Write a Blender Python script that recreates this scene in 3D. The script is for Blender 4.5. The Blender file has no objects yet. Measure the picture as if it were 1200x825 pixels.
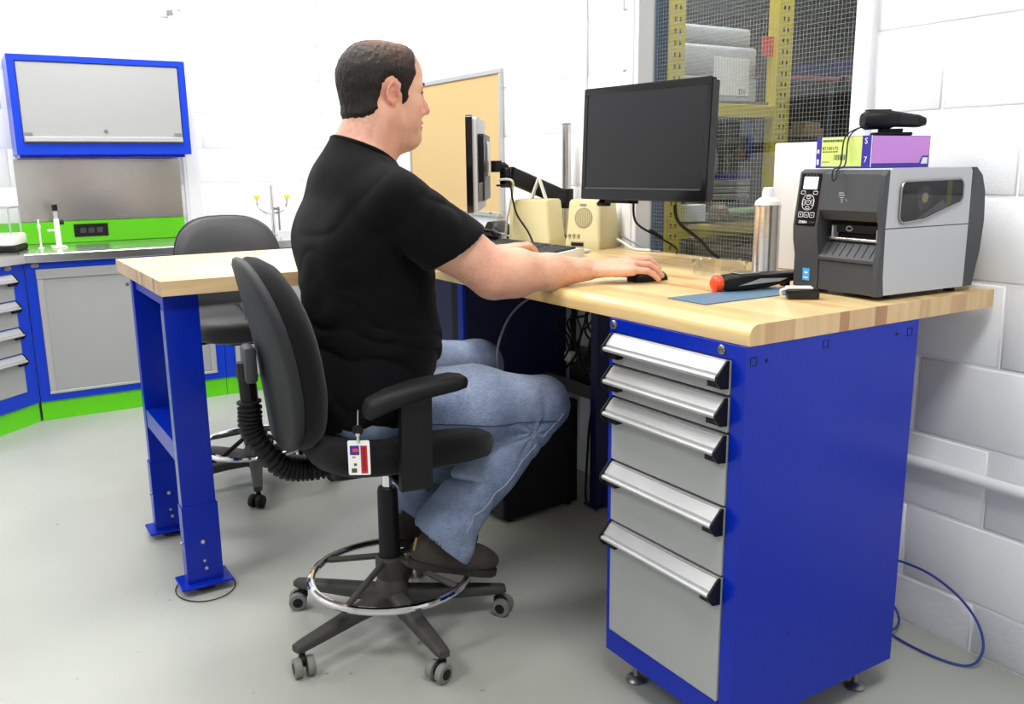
import bpy, bmesh, math, random
import numpy as np
from mathutils import Vector, Matrix
random.seed(7)
C = bpy.context.scene.collection
PI = math.pi
# ------------------------------------------------------------------ camera
cam_d = bpy.data.cameras.new('camera'); cam = bpy.data.objects.new('camera', cam_d); C.objects.link(cam)
cam_d.sensor_width = 36.0; cam_d.lens = 30.97; cam_d.clip_start = .05
cam.matrix_world = Matrix(((0.53331111, -0.16954385, 0.82875457, 1.13440519),
                           (0.84583597, 0.12061953, -0.51962721, -2.06883184),
                           (-0.01186439, 0.97811339, 0.20773403, 1.23558353), (0, 0, 0, 1)))
bpy.context.scene.camera = cam
# ------------------------------------------------------------------ world, lights, exposure
W = bpy.data.worlds.new('world'); bpy.context.scene.world = W; W.use_nodes = True
W.node_tree.nodes['Background'].inputs[0].default_value = (.9, .95, 1, 1)
W.node_tree.nodes['Background'].inputs[1].default_value = .25
vs = bpy.context.scene.view_settings
vs.view_transform = 'Standard'; vs.look = 'None'; vs.gamma = 1; vs.exposure = -.26; vs.use_curve_mapping = False
def area(name, loc, sx, sy, power, rot=(0, 0, 0), col=(1, 1, 1)):
    l = bpy.data.lights.new(name, 'AREA'); l.shape = 'RECTANGLE'; l.size = sx; l.size_y = sy; l.energy = power; l.color = col
    o = bpy.data.objects.new(name, l); C.objects.link(o); o.location = loc; o.rotation_euler = rot
    return o
CEIL = 2.95
LAMPS = [(-3.3, -1.3, 46), (-1.3, -1.3, 52), (.9, -1.3, 46), (-3.3, -3.3, 44), (-.6, -3.3, 44)]
for i, (x, y, p) in enumerate(LAMPS):
    area('ceiling_lamp_light', (x, y, CEIL - .075), .55, 1.15, p)
area('warehouse_lamp_light', (-1.9, 1.6, 3.3), 1.0, 2.5, 90)
area('warehouse_lamp_light', (-4.5, 6.5, 3.3), 2.5, 2.5, 130)

# ------------------------------------------------------------------ tagging helpers
def setp(o, label=None, cat=None, group=None, kind=None):
    if label: o['label'] = label
    if cat: o['category'] = cat
    if group: o['group'] = group
    if kind: o['kind'] = kind
    return o
def thing(name, label, cat, loc=(0, 0, 0), rotz=0, group=None):
    o = bpy.data.objects.new(name, None); C.objects.link(o); o.empty_display_size = .05
    o.location = loc; o.rotation_euler = (0, 0, rotz)
    return setp(o, label, cat, group)
def link_mesh(name, me, parent=None):
    o = bpy.data.objects.new(name, me); C.objects.link(o)
    if parent is not None: o.parent = parent
    return o

# ------------------------------------------------------------------ materials
def newmat(name):
    m = bpy.data.materials.new(name); m.use_nodes = True
    nt = m.node_tree; return m, nt, nt.nodes['Principled BSDF']
def rgb(r, g, b):
    f = lambda c: (c / 255 / 12.92) if c / 255 <= .04045 else ((c / 255 + .055) / 1.055) ** 2.4
    return (f(r), f(g), f(b), 1)
def N(nt, t, **kw):
    n = nt.nodes.new(t)
    for k, v in kw.items():
        if k.startswith('i_'): n.inputs[k[2:].replace('_', ' ')].default_value = v
        else: setattr(n, k, v)
    return n
def mat(name, col, rough=.5, metal=0, spec=.5, noise=0, nscale=30, bump=0, bscale=200, coat=0, alpha=1, emit=None, estr=0, sheen=0, trans=0, ior=1.45):
    m, nt, b = newmat(name)
    b.inputs['Base Color'].default_value = col; b.inputs['Roughness'].default_value = rough
    b.inputs['Metallic'].default_value = metal; b.inputs['Specular IOR Level'].default_value = spec
    b.inputs['Coat Weight'].default_value = coat; b.inputs['Alpha'].default_value = alpha
    b.inputs['Sheen Weight'].default_value = sheen; b.inputs['Transmission Weight'].default_value = trans; b.inputs['IOR'].default_value = ior
    if emit: b.inputs['Emission Color'].default_value = emit; b.inputs['Emission Strength'].default_value = estr
    L = nt.links; tc = N(nt, 'ShaderNodeTexCoord')
    if noise:
        n = N(nt, 'ShaderNodeTexNoise'); n.inputs['Scale'].default_value = nscale; n.inputs['Detail'].default_value = 5
        L.new(tc.outputs['Object'], n.inputs['Vector'])
        mx = N(nt, 'ShaderNodeMix', data_type='RGBA'); mx.inputs[6].default_value = tuple(c * (1 - noise) for c in col[:3]) + (1,)
        mx.inputs[7].default_value = tuple(min(1, c * (1 + noise)) for c in col[:3]) + (1,)
        L.new(n.outputs['Fac'], mx.inputs[0]); L.new(mx.outputs[2], b.inputs['Base Color'])
    if bump:
        n2 = N(nt, 'ShaderNodeTexNoise'); n2.inputs['Scale'].default_value = bscale; n2.inputs['Detail'].default_value = 4
        L.new(tc.outputs['Object'], n2.inputs['Vector'])
        bp = N(nt, 'ShaderNodeBump'); bp.inputs['Strength'].default_value = bump; bp.inputs['Distance'].default_value = .002
        L.new(n2.outputs['Fac'], bp.inputs['Height']); L.new(bp.outputs['Normal'], b.inputs['Normal'])
    return m
M = {}
M['block'] = mat('painted_block', rgb(240, 241, 243), .55, bump=.45, bscale=160, noise=.03, nscale=5)
M['blockrough'] = mat('rough_painted_block', rgb(214, 216, 220), .6, bump=1.0, bscale=70, noise=.06, nscale=9)
M['white'] = mat('white_paint', rgb(232, 233, 235), .4)
M['ceiling'] = mat('ceiling_tile', rgb(225, 225, 222), .9, bump=.3, bscale=300)
M['blue'] = mat('blue_powder_coat', rgb(5, 38, 165), .22, spec=.3, bump=.12, bscale=500)
M['bluelight'] = mat('bright_blue_powder_coat', rgb(14, 56, 190), .3, spec=.3, bump=.1, bscale=500)
M['scuff'] = mat('scuffed_blue_metal', rgb(120, 135, 175), .4, metal=.6, noise=.3, nscale=60)
M['navy'] = mat('shade_navy_metal', rgb(14, 18, 66), .4)  # navy holds the under-desk shade in its colour
M['green'] = mat('lime_green_coat', rgb(98, 208, 12), .3)
M['greyp'] = mat('grey_drawer_coat', rgb(160, 161, 160), .42, bump=.15, bscale=600, noise=.02, nscale=4)
M['alu'] = mat('satin_aluminium', rgb(182, 183, 183), .42, metal=.45)
M['steel'] = mat('brushed_steel', rgb(205, 203, 199), .22, metal=.95, noise=.08, nscale=14, bump=.1, bscale=90)
M['chrome'] = mat('chrome', rgb(225, 225, 228), .08, metal=1)
M['sock'] = mat('dark_sock', rgb(30, 30, 34), .95)
M['dullmetal'] = mat('dull_metal', rgb(150, 148, 142), .35, metal=.9)
M['black'] = mat('black_plastic', rgb(17, 17, 19), .45, spec=.3, bump=.2, bscale=500)
M['blackgloss'] = mat('gloss_black_plastic', rgb(14, 14, 16), .12)
M['screenoff'] = mat('dark_screen', rgb(28, 29, 32), .3, spec=.35)
M['rubber'] = mat('black_rubber', rgb(16, 16, 17), .6, spec=.35)
M['dusty'] = mat('dusty_black_nylon', rgb(62, 60, 57), .65, noise=.25, nscale=25, bump=.3, bscale=120)
M['wheelgrey'] = mat('grey_caster_tread', rgb(118, 120, 112), .6)
M['fabric'] = mat('charcoal_chair_fabric', rgb(16, 16, 18), .95, spec=.15, bump=.6, bscale=900, sheen=.15, noise=.15, nscale=50)
M['shellp'] = mat('chair_back_shell', rgb(34, 35, 38), .5, spec=.35, bump=.5, bscale=700)
M['vinyl'] = mat('black_vinyl', rgb(24, 24, 26), .35, bump=.3, bscale=350)
M['vinylgrey'] = mat('worn_grey_vinyl', rgb(54, 54, 57), .5, bump=.4, bscale=300, noise=.08, nscale=12)
M['beige'] = mat('aged_beige_plastic', rgb(212, 200, 150), .5, noise=.02, nscale=8)
M['beigedark'] = mat('beige_grille', rgb(165, 158, 125), .7)
M['offwhite'] = mat('off_white_plastic', rgb(225, 224, 214), .45)
M['paper'] = mat('paper', rgb(238, 238, 236), .8)
M['cork'] = mat('cork', rgb(200, 172, 122), .9, noise=.10, nscale=160, bump=.3, bscale=300)
M['slate'] = mat('blue_grey_mat', rgb(84, 112, 134), .5)
M['orange'] = mat('orange_red_plastic', rgb(235, 72, 30), .35)
M['printergrey'] = mat('printer_grey', rgb(176, 178, 181), .42, metal=.1, bump=.1, bscale=600)
M['charcoal'] = mat('printer_charcoal', rgb(60, 61, 64), .5, bump=.3, bscale=700)
M['purple'] = mat('lilac_card', rgb(190, 128, 205), .5)
M['indigo'] = mat('indigo_card', rgb(52, 42, 150), .45)
M['lime_label'] = mat('yellow_green_label', rgb(206, 224, 122), .6)
M['ink'] = mat('grey_ink', rgb(70, 78, 60), .7)
M['whiteink'] = mat('white_print', rgb(225, 226, 230), .6)
M['lcd'] = mat('lit_display', rgb(205, 220, 245), .3, emit=rgb(205, 222, 250), estr=.8)
M['skyblue'] = mat('sky_blue_sticker', rgb(70, 160, 220), .5)
M['bluecable'] = mat('blue_cable', rgb(40, 62, 140), .5)
M['greycable'] = mat('grey_cable', rgb(125, 125, 128), .5)
M['red'] = mat('red_print', rgb(190, 30, 38), .5)
M['yellow'] = mat('yellow_rack', rgb(222, 200, 22), .45, noise=.08, nscale=10)
M['rackblue'] = mat('blue_column_paint', rgb(62, 96, 140), .5)
M['card'] = mat('cardboard', rgb(170, 146, 118), .9)
M['hole'] = mat('dark_hole', rgb(20, 20, 20), .9)
M['warewall'] = mat('warehouse_wall', rgb(96, 92, 86), .9, noise=.1, nscale=2)
M['wareceil'] = mat('corrugated_deck', rgb(140, 142, 148), .7)
M['shrink'] = mat('shrink_wrap', rgb(190, 192, 195), .35, noise=.1, nscale=8, bump=.5, bscale=20)
M['clothgrey'] = mat('pale_cloth', rgb(200, 206, 215), .9, noise=.1, nscale=8)
M['sandstone'] = mat('pink_metal', rgb(205, 120, 115), .5)
M['yellowtip'] = mat('yellow_cap', rgb(240, 215, 40), .4)
M['wire'] = mat('glass_wire', rgb(175, 175, 170), .45, metal=.4)
def thin_glass(name, tint, refl=.04):
    m, nt, b = newmat(name); nt.nodes.remove(b); out = [n for n in nt.nodes if n.type == 'OUTPUT_MATERIAL'][0]
    t = N(nt, 'ShaderNodeBsdfTransparent'); t.inputs[0].default_value = tint
    g = N(nt, 'ShaderNodeBsdfGlossy'); g.inputs['Roughness'].default_value = .02
    lw = N(nt, 'ShaderNodeLayerWeight'); lw.inputs['Blend'].default_value = .5
    pw = N(nt, 'ShaderNodeMath', operation='POWER'); nt.links.new(lw.outputs['Facing'], pw.inputs[0]); pw.inputs[1].default_value = 5
    f = N(nt, 'ShaderNodeMath', operation='MULTIPLY_ADD'); nt.links.new(pw.outputs[0], f.inputs[0]); f.inputs[1].default_value = .9; f.inputs[2].default_value = refl
    mx = N(nt, 'ShaderNodeMixShader'); nt.links.new(f.outputs[0], mx.inputs[0]); nt.links.new(t.outputs[0], mx.inputs[1]); nt.links.new(g.outputs[0], mx.inputs[2])
    nt.links.new(mx.outputs[0], out.inputs[0]); return m
M['glass'] = thin_glass('window_glass', (.93, .95, .94, 1))
M['clear'] = thin_glass('clear_plastic', (.9, .9, .9, 1))
M['smoke'] = thin_glass('smoked_plastic', (.5, .5, .52, 1))

def wood_mat(name, c1, c2, c3, axis, stave=.30):
    m, nt, b = newmat(name); L = nt.links
    b.inputs['Roughness'].default_value = .3; b.inputs['Coat Weight'].default_value = .25; b.inputs['Coat Roughness'].default_value = .2
    tc = N(nt, 'ShaderNodeTexCoord'); oi = N(nt, 'ShaderNodeObjectInfo'); sep = N(nt, 'ShaderNodeSeparateXYZ'); L.new(tc.outputs['Object'], sep.inputs[0])
    # length of each lamella, offset per stave
    div = N(nt, 'ShaderNodeMath', operation='MULTIPLY_ADD'); L.new(sep.outputs[axis], div.inputs[0]); div.inputs[1].default_value = 1 / stave
    mul = N(nt, 'ShaderNodeMath', operation='MULTIPLY'); L.new(oi.outputs['Random'], mul.inputs[0]); mul.inputs[1].default_value = 37.3
    L.new(mul.outputs[0], div.inputs[2])
    fl = N(nt, 'ShaderNodeMath', operation='FLOOR'); L.new(div.outputs[0], fl.inputs[0])
    cb = N(nt, 'ShaderNodeCombineXYZ'); L.new(fl.outputs[0], cb.inputs[0]); L.new(mul.outputs[0], cb.inputs[1])
    wn = N(nt, 'ShaderNodeTexWhiteNoise', noise_dimensions='2D'); L.new(cb.outputs[0], wn.inputs['Vector'])
    cr = N(nt, 'ShaderNodeValToRGB'); L.new(wn.outputs['Value'], cr.inputs[0])
    cr.color_ramp.elements[0].color = c1; cr.color_ramp.elements[1].color = c3
    e = cr.color_ramp.elements.new(.4); e.color = c2
    mp = N(nt, 'ShaderNodeMapping'); s = [34, 34, 34]; s[axis] = 2.2; mp.inputs['Scale'].default_value = s
    ad = N(nt, 'ShaderNodeVectorMath', operation='ADD'); L.new(tc.outputs['Object'], ad.inputs[0])
    cb2 = N(nt, 'ShaderNodeCombineXYZ')
    for i in range(3): L.new(wn.outputs['Value'], cb2.inputs[i])
    L.new(cb2.outputs[0], ad.inputs[1]); L.new(ad.outputs[0], mp.inputs[0])
    n = N(nt, 'ShaderNodeTexNoise'); n.inputs['Scale'].default_value = 1.3; n.inputs['Detail'].default_value = 4; n.inputs['Distortion'].default_value = .6
    L.new(mp.outputs[0], n.inputs[0])
    mr = N(nt, 'ShaderNodeMapRange'); mr.inputs['From Min'].default_value = .3; mr.inputs['From Max'].default_value = .75; mr.inputs['To Min'].default_value = .84; mr.inputs['To Max'].default_value = 1.08
    L.new(n.outputs['Fac'], mr.inputs[0])
    mx = N(nt, 'ShaderNodeVectorMath', operation='SCALE'); L.new(cr.outputs[0], mx.inputs[0]); L.new(mr.outputs[0], mx.inputs['Scale'])
    L.new(mx.outputs[0], b.inputs['Base Color']); return m
M['maple_x'] = wood_mat('maple_desk', rgb(226, 192, 132), rgb(238, 210, 156), rgb(214, 170, 108), 0, .45)
M['maple_y'] = wood_mat('maple_wing', rgb(232, 206, 160), rgb(240, 218, 178), rgb(222, 188, 140), 1, .5)
M['maple_edge'] = wood_mat('maple_end_grain', rgb(206, 172, 120), rgb(216, 184, 136), rgb(172, 124, 82), 2, 5)

def floor_mat():
    m, nt, b = newmat('painted_concrete_floor'); L = nt.links
    tc = N(nt, 'ShaderNodeTexCoord')
    n1 = N(nt, 'ShaderNodeTexNoise'); n1.inputs['Scale'].default_value = 1.1; n1.inputs['Detail'].default_value = 7; L.new(tc.outputs['Object'], n1.inputs[0])
    cr = N(nt, 'ShaderNodeValToRGB'); cr.color_ramp.elements[0].position = .3; cr.color_ramp.elements[0].color = rgb(154, 156, 148)
    cr.color_ramp.elements[1].position = .7; cr.color_ramp.elements[1].color = rgb(172, 174, 166); L.new(n1.outputs['Fac'], cr.inputs[0])
    v = N(nt, 'ShaderNodeTexNoise'); v.inputs['Scale'].default_value = 28; v.inputs['Detail'].default_value = 2; L.new(tc.outputs['Object'], v.inputs[0])
    c2 = N(nt, 'ShaderNodeValToRGB'); c2.color_ramp.elements[0].position = .22; c2.color_ramp.elements[0].color = (.15, .15, .15, 1)
    c2.color_ramp.elements[1].position = .27; c2.color_ramp.elements[1].color = (1, 1, 1, 1); L.new(v.outputs['Fac'], c2.inputs[0])
    mx = N(nt, 'ShaderNodeMix', data_type='RGBA', blend_type='MULTIPLY'); mx.inputs[0].default_value = .6
    L.new(cr.outputs[0], mx.inputs[6]); L.new(c2.outputs[0], mx.inputs[7]); L.new(mx.outputs[2], b.inputs['Base Color'])
    n3 = N(nt, 'ShaderNodeTexNoise'); n3.inputs['Scale'].default_value = 3; L.new(tc.outputs['Object'], n3.inputs[0])
    mr = N(nt, 'ShaderNodeMapRange'); mr.inputs['To Min'].default_value = .25; mr.inputs['To Max'].default_value = .5; L.new(n3.outputs['Fac'], mr.inputs[0]); L.new(mr.outputs[0], b.inputs['Roughness'])
    bp = N(nt, 'ShaderNodeBump'); bp.inputs['Strength'].default_value = .15; bp.inputs['Distance'].default_value = .002; L.new(v.outputs['Fac'], bp.inputs['Height']); L.new(bp.outputs[0], b.inputs['Normal'])
    return m
M['floor'] = floor_mat()

# ------------------------------------------------------------------ mesh builder
def smooth_path(pts, n=6, closed=False):
    P = [Vector(p) for p in pts]; out = []; L = len(P)
    rng = range(L if closed else L - 1)
    for i in rng:
        if closed: a, b, c, d = P[(i - 1) % L], P[i], P[(i + 1) % L], P[(i + 2) % L]
        else: a, b, c, d = P[max(i - 1, 0)], P[i], P[i + 1], P[min(i + 2, L - 1)]
        for k in range(n):
            t = k / n
            out.append(.5 * ((2 * b) + (c - a) * t + (2 * a - 5 * b + 4 * c - d) * t * t + (3 * b - a - 3 * c + d) * t ** 3))
    if not closed: out.append(P[-1])
    return out
class MB:
    def __init__(s): s.v = []; s.f = []
    def add(s, vs_, fs_):
        o = len(s.v); s.v += [tuple(v) for v in vs_]; s.f += [tuple(i + o for i in f) for f in fs_]; return s
    def box(s, c, d, bev=0, M4=None, seg=1):
        bm = bmesh.new(); bmesh.ops.create_cube(bm, size=1); bmesh.ops.scale(bm, vec=d, verts=bm.verts)
        if bev: bmesh.ops.bevel(bm, geom=bm.edges[:], offset=bev, segments=seg, affect='EDGES', profile=.5)
        X = Matrix.Translation(c) @ (M4.to_4x4() if M4 else Matrix())
        bm.verts.index_update(); s.add([X @ v.co for v in bm.verts], [[v.index for v in f.verts] for f in bm.faces]); bm.free(); return s
    def box2(s, a, b, bev=0, seg=1):
        return s.box([(a[i] + b[i]) / 2 for i in range(3)], [abs(b[i] - a[i]) for i in range(3)], bev, seg=seg)
    def tube(s, pts, r, n=8, closed=False, caps=True, sm=0):
        P = smooth_path(pts, sm, closed) if sm else [Vector(p) for p in pts]
        L = len(P); rs = r if isinstance(r, (list, tuple)) else [r] * L
        if len(rs) != L: rs = [rs[min(len(rs) - 1, int(i * (len(rs) - 1) / max(1, L - 1) + .5))] for i in range(L)]
        T = []
        for i in range(L):
            a = P[(i - 1) % L] if (closed or i > 0) else P[i]; b = P[(i + 1) % L] if (closed or i < L - 1) else P[i]
            t = (b - a); T.append(t.normalized() if t.length > 1e-9 else Vector((0, 0, 1)))
        u = T[0].orthogonal().normalized(); vs_ = []; 
        for i in range(L):
            u = (u - T[i] * u.dot(T[i])); u = u.normalized() if u.length > 1e-6 else T[i].orthogonal().normalized()
            w = T[i].cross(u)
            for k in range(n):
                a = 2 * PI * k / n; vs_.append(P[i] + (u * math.cos(a) + w * math.sin(a)) * rs[i])
        fs_ = []
        for i in range(L if closed else L - 1):
            j = (i + 1) % L
            for k in range(n):
                fs_.append((i * n + k, i * n + (k + 1) % n, j * n + (k + 1) % n, j * n + k))
        if caps and not closed: fs_.append(tuple(range(n))[::-1]); fs_.append(tuple(range((L - 1) * n, L * n)))
        return s.add(vs_, fs_)
    def cyl(s, a, b, r0, r1=None, n=20): return s.tube([a, b], [r0, r0 if r1 is None else r1], n)
    def lathe(s, prof, c=(0, 0, 0), M4=None, n=28, sq=0):
        X = Matrix.Translation(c) @ (M4.to_4x4() if M4 else Matrix()); vs_ = []; fs_ = []; L = len(prof)
        for (r, z) in prof:
            for k in range(n):
                a = 2 * PI * k / n; vs_.append(X @ Vector((max(r, 1e-5) * math.cos(a), max(r, 1e-5) * math.sin(a), z)))
        for i in range(L - 1):
            for k in range(n): fs_.append((i * n + k, i * n + (k + 1) % n, (i + 1) * n + (k + 1) % n, (i + 1) * n + k))
        fs_.append(tuple(range(n))[::-1]); fs_.append(tuple(range((L - 1) * n, L * n))); return s.add(vs_, fs_)
    def prism(s, poly, o, ux, uy, uz, h):
        """2-D polygon in the plane (ux, uy) at o, extruded h along uz"""
        o, ux, uy, uz = Vector(o), Vector(ux), Vector(uy), Vector(uz); n = len(poly)
        a = [o + ux * p[0] + uy * p[1] for p in poly]; b = [p + uz * h for p in a]
        return s.add(a + b, [tuple(range(n))[::-1], tuple(range(n, 2 * n))] + [(i, (i + 1) % n, n + (i + 1) % n, n + i) for i in range(n)])
    def loft(s, rings, caps=True):
        n = len(rings[0]); vs_ = [p for r in rings for p in r]; fs_ = []
        for i in range(len(rings) - 1):
            for k in range(n): fs_.append((i * n + k, i * n + (k + 1) % n, (i + 1) * n + (k + 1) % n, (i + 1) * n + k))
        if caps: fs_.append(tuple(range(n))[::-1]); fs_.append(tuple(range((len(rings) - 1) * n, len(rings) * n)))
        return s.add(vs_, fs_)
    def mesh(s, name, m, smooth=True, ang=35):
        me = bpy.data.meshes.new(name); me.from_pydata(s.v, [], s.f); me.materials.append(m)
        bm = bmesh.new(); bm.from_mesh(me); bmesh.ops.recalc_face_normals(bm, faces=bm.faces)
        if smooth:
            ca = math.radians(ang)
            for f in bm.faces: f.smooth = True
            for e in bm.edges:
                if len(e.link_faces) != 2 or e.calc_face_angle(0) > ca: e.smooth = False
        bm.to_mesh(me); bm.free(); return me
    def build(s, name, m, parent=None, smooth=True, ang=35):
        return link_mesh(name, s.mesh(name, m if not isinstance(m, str) else M[m], smooth, ang), parent)
def rrect(w, h, r, n=5, c=(0, 0)):
    out = []
    for (sx, sy, a0) in ((1, 1, 0), (-1, 1, 90), (-1, -1, 180), (1, -1, 270)):
        for k in range(n + 1):
            a = math.radians(a0 + 90 * k / n); out.append((c[0] + sx * (w / 2 - r) + r * math.cos(a), c[1] + sy * (h / 2 - r) + r * math.sin(a)))
    return out
def Rx(a): return Matrix.Rotation(a, 3, 'X')
def Ry(a): return Matrix.Rotation(a, 3, 'Y')
def Rz(a): return Matrix.Rotation(a, 3, 'Z')
def text(name, s_, size, m, parent, loc, rot3, ext=.0003, align='CENTER', sx=1):
    cu = bpy.data.curves.new(name, 'FONT'); cu.body = s_; cu.size = size; cu.extrude = ext; cu.align_x = align; cu.align_y = 'CENTER'; cu.resolution_u = 2
    t = bpy.data.objects.new(name, cu); C.objects.link(t)
    dg = bpy.context.evaluated_depsgraph_get(); me = bpy.data.meshes.new_from_object(t.evaluated_get(dg)); bpy.data.objects.remove(t); bpy.data.curves.remove(cu)
    X = Matrix.Translation(loc) @ rot3.to_4x4() @ Matrix.Diagonal((sx, 1, 1, 1)); me.transform(X); me.materials.clear(); me.materials.append(m)
    return link_mesh(name, me, parent)
UPX = Matrix(((1, 0, 0), (0, 0, -1), (0, 1, 0)))      # text standing in XZ plane, facing -Y
FX = Matrix(((0, 0, 1), (1, 0, 0), (0, 1, 0)))        # text standing in YZ plane, facing +X
# ------------------------------------------------------------------ the room
Z0 = .1331; BH = .2032; BW = .4064; JX = .0175; FARX = -4.38
X1 = 3.1; Y1 = -5.2
setp(MB().box2((FARX - .3, Y1 - .2, -.1), (X1 + .2, 0.25, 0)).build('floor', 'floor'), kind='structure')
setp(MB().box2((FARX - .3, Y1 - .2, CEIL), (X1 + .2, 0.0, CEIL + .1)).build('ceiling', 'ceiling'), kind='structure')
setp(MB().box2((FARX, Y1 - .15, 0), (X1, Y1, CEIL)).build('wall_front', 'block'), kind='structure')
setp(MB().box2((X1, Y1, 0), (X1 + .15, 0, CEIL)).build('wall_right', 'block'), kind='structure')
WX0, WX1, WZ0, WZ1 = -1.300, -.432, .78, 2.15
wb = MB()
D0, D1 = .0032, .12
HX0, HX1, HZ0, HZ1 = WX0 - .11, WX1 + .04, WZ0 - .0, WZ1 + .04
wb.box2((FARX - .2, D0, 0), (HX0, D1, CEIL)); wb.box2((HX1, D0, 0), (X1 + .2, D1, CEIL)); wb.box2((HX0, D0, 0), (HX1, D1, HZ0)); wb.box2((HX0, D0, HZ1), (HX1, D1, CEIL))
wall_back = setp(wb.build('wall_back', 'block', smooth=False), kind='structure')
wall_far = setp(MB().box2((FARX - .2, Y1, 0), (FARX - .004, D0, CEIL)).build('wall_far', 'block', smooth=False), kind='structure')
_bm = {}
def block_mesh(w, h, m):
    k = (round(w, 3), round(h, 3), m)
    if k in _bm: return _bm[k]
    c = .005; a, b = w / 2, h / 2
    V = [(-a, .010, -b), (a, .010, -b), (a, .010, b), (-a, .010, b), (-a, .003, -b), (a, .003, -b), (a, .003, b), (-a, .003, b),
         (-a + c, 0, -b + c), (a - c, 0, -b + c), (a - c, 0, b - c), (-a + c, 0, b - c)]
    F = [(0, 1, 2, 3), (0, 4, 5, 1), (1, 5, 6, 2), (2, 6, 7, 3), (3, 7, 4, 0), (4, 8, 9, 5), (5, 9, 10, 6), (6, 10, 11, 7), (7, 11, 8, 4), (11, 10, 9, 8)]
    mb = MB().add(V, F); _bm[k] = mb.mesh('block', M[m], ang=60); return _bm[k]
def courses(u0, u1, uj, parent, place, holes=()):
    rnd = random.Random(3)
    for r in range(-1, 14):
        z0 = Z0 + BH * r if r >= 0 else 0; z1 = Z0 + BH * (r + 1)
        if z0 >= CEIL - .02: break
        z1 = min(z1, CEIL)
        off = uj if r % 2 == 1 else uj + BW / 2
        k = math.floor((u0 - off) / BW); 
        while off + k * BW < u1:
            a, b = max(u0, off + k * BW), min(u1, off + (k + 1) * BW); k += 1
            rects = [(a, b, z0, z1)]
            for (ha, hb, hz0, hz1) in holes:
                nr = []
                for (a2, b2, c2, d2) in rects:
                    if b2 <= ha or a2 >= hb or d2 <= hz0 or c2 >= hz1: nr.append((a2, b2, c2, d2)); continue
                    if a2 < ha: nr.append((a2, ha, c2, d2))
                    if b2 > hb: nr.append((hb, b2, c2, d2))
                    if c2 < hz0: nr.append((max(a2, ha), min(b2, hb), c2, hz0))
                    if d2 > hz1: nr.append((max(a2, ha), min(b2, hb), hz1, d2))
                rects = nr
            for (a2, b2, c2, d2) in rects:
                if b2 - a2 < .03 or d2 - c2 < .03: continue
                me = block_mesh(b2 - a2 - .006, d2 - c2 - .006, 'blockrough' if r == -1 else 'block')
                o = link_mesh('block', me, parent); place(o, (a2 + b2) / 2, (c2 + d2) / 2, rnd)
def pb(o, u, z, rnd): o.location = (u, rnd.uniform(-.0006, .0006), z); o.rotation_euler = (0, 0, rnd.uniform(-.0005, .0005))
def pf(o, u, z, rnd): o.location = (FARX, u, z); o.rotation_euler = (0, 0, PI / 2)
courses(FARX, 1.35, JX, wall_back, pb, [(WX0 - .06, WX1 + .05, WZ0 - .0, WZ1 + .05)])
courses(-3.3, -.005, -.15, wall_far, pf)

# window 1: wired glass in a white casing
win = thing('window_1', None, None, (0, 0, 0)); win['kind'] = 'structure'
fr = MB(); fr.box2((WX0 - .06, -.022, WZ0), (WX0, .056, WZ1), .003); fr.box2((WX1, -.022, WZ0), (WX1 + .05, .056, WZ1), .003)
fr.box2((WX0 - .06, -.022, WZ1), (WX1 + .05, .056, WZ1 + .05), .003)
fr.box2((WX0 - .045, -.030, WZ0), (WX0 - .018, -.0221, WZ1), .002)
fr.build('window_frame', 'white', win)
MB().box2((WX0 - .0, -.028, WZ0 - .02), (WX1 + .02, .09, WZ0 + .032), .004).build('window_sill', 'white', win)
MB().box2((WX0, .046, WZ0 + .03), (WX1, .052, WZ1)).build('pane', 'glass', win, smooth=False)
wm = MB(); st = .0127; x = WX0 + .004
def rib(a, b, w=.0004):
    wm.box2((a[0] - w, .0525, a[2] - w), (b[0] + w, .0533, b[2] + w))
while x < WX1: rib((x, 0, WZ0 + .03), (x, 0, WZ1), .00038); x += st
z = WZ0 + .035
while z < WZ1: rib((WX0, 0, z), (WX1, 0, z), .00038); z += st
o = wm.build('wire_mesh', 'wire', win, smooth=False); o['kind'] = 'stuff'

# conduits and pipes
def pipe(name, label, cat, pts, r, m, straps=(), group=None, n=12, sm=0):
    o = MB().tube(pts, r, n, sm=sm).build(name, m); setp(o, label, cat, group)
    for s_ in straps:
        MB().box(s_, (.05, .012, .018), .003).build('pipe_strap', m, o)
    return o
pipe('conduit', 'white vertical conduit running up the block wall beside the steel pole', 'conduit', [(-1.618, -.013, .95), (-1.618, -.013, CEIL - .01)], .0125, M['white'], [(-1.618, -.008, 1.5)])
pipe('pipe', 'white horizontal pipe low on the block wall right of the blue cabinet', 'pipe', [(-.385, -.022, .30), (-.385, -.022, .42), (-.35, -.022, .46), (-.28, -.022, .467), (1.3, -.022, .467)], .0155, M['white'], sm=4)
rw = thing('cable_raceway', 'white vertical cable raceway on far wall beside the steel backsplash', 'raceway', (FARX, -.84, .86))
MB().box2((0, -.045, 0), (.03, .045, 1.25), .003).build('channel', 'white', rw)
MB().box2((.0301, -.03, .0), (.036, .03, 1.25), .002).build('cover', 'white', rw)
for i, yy in enumerate((-.885, -.835)):
    pipe('conduit', ['thin white conduit above the wall cabinet, left of the pair', 'thin white conduit above the wall cabinet, right of the pair'][i], 'conduit',
         [(FARX + .02, yy, 1.84 if i == 0 else 2.12), (FARX + .02, yy, CEIL - .01)], .009, M['white'])
jb = thing('strut_bracket', 'small white strut bracket holding the two conduits high on far wall', 'bracket', (FARX, -.86, 2.10))
MB().box2((0, -.075, -.02), (.012, .075, .02), .002).build('strut', 'white', jb)
for yy in (-.025, .025): MB().box2((.0121, yy - .016, -.014), (.034, yy + .016, .014), .003).build('clamp', 'dullmetal', jb)

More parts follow.
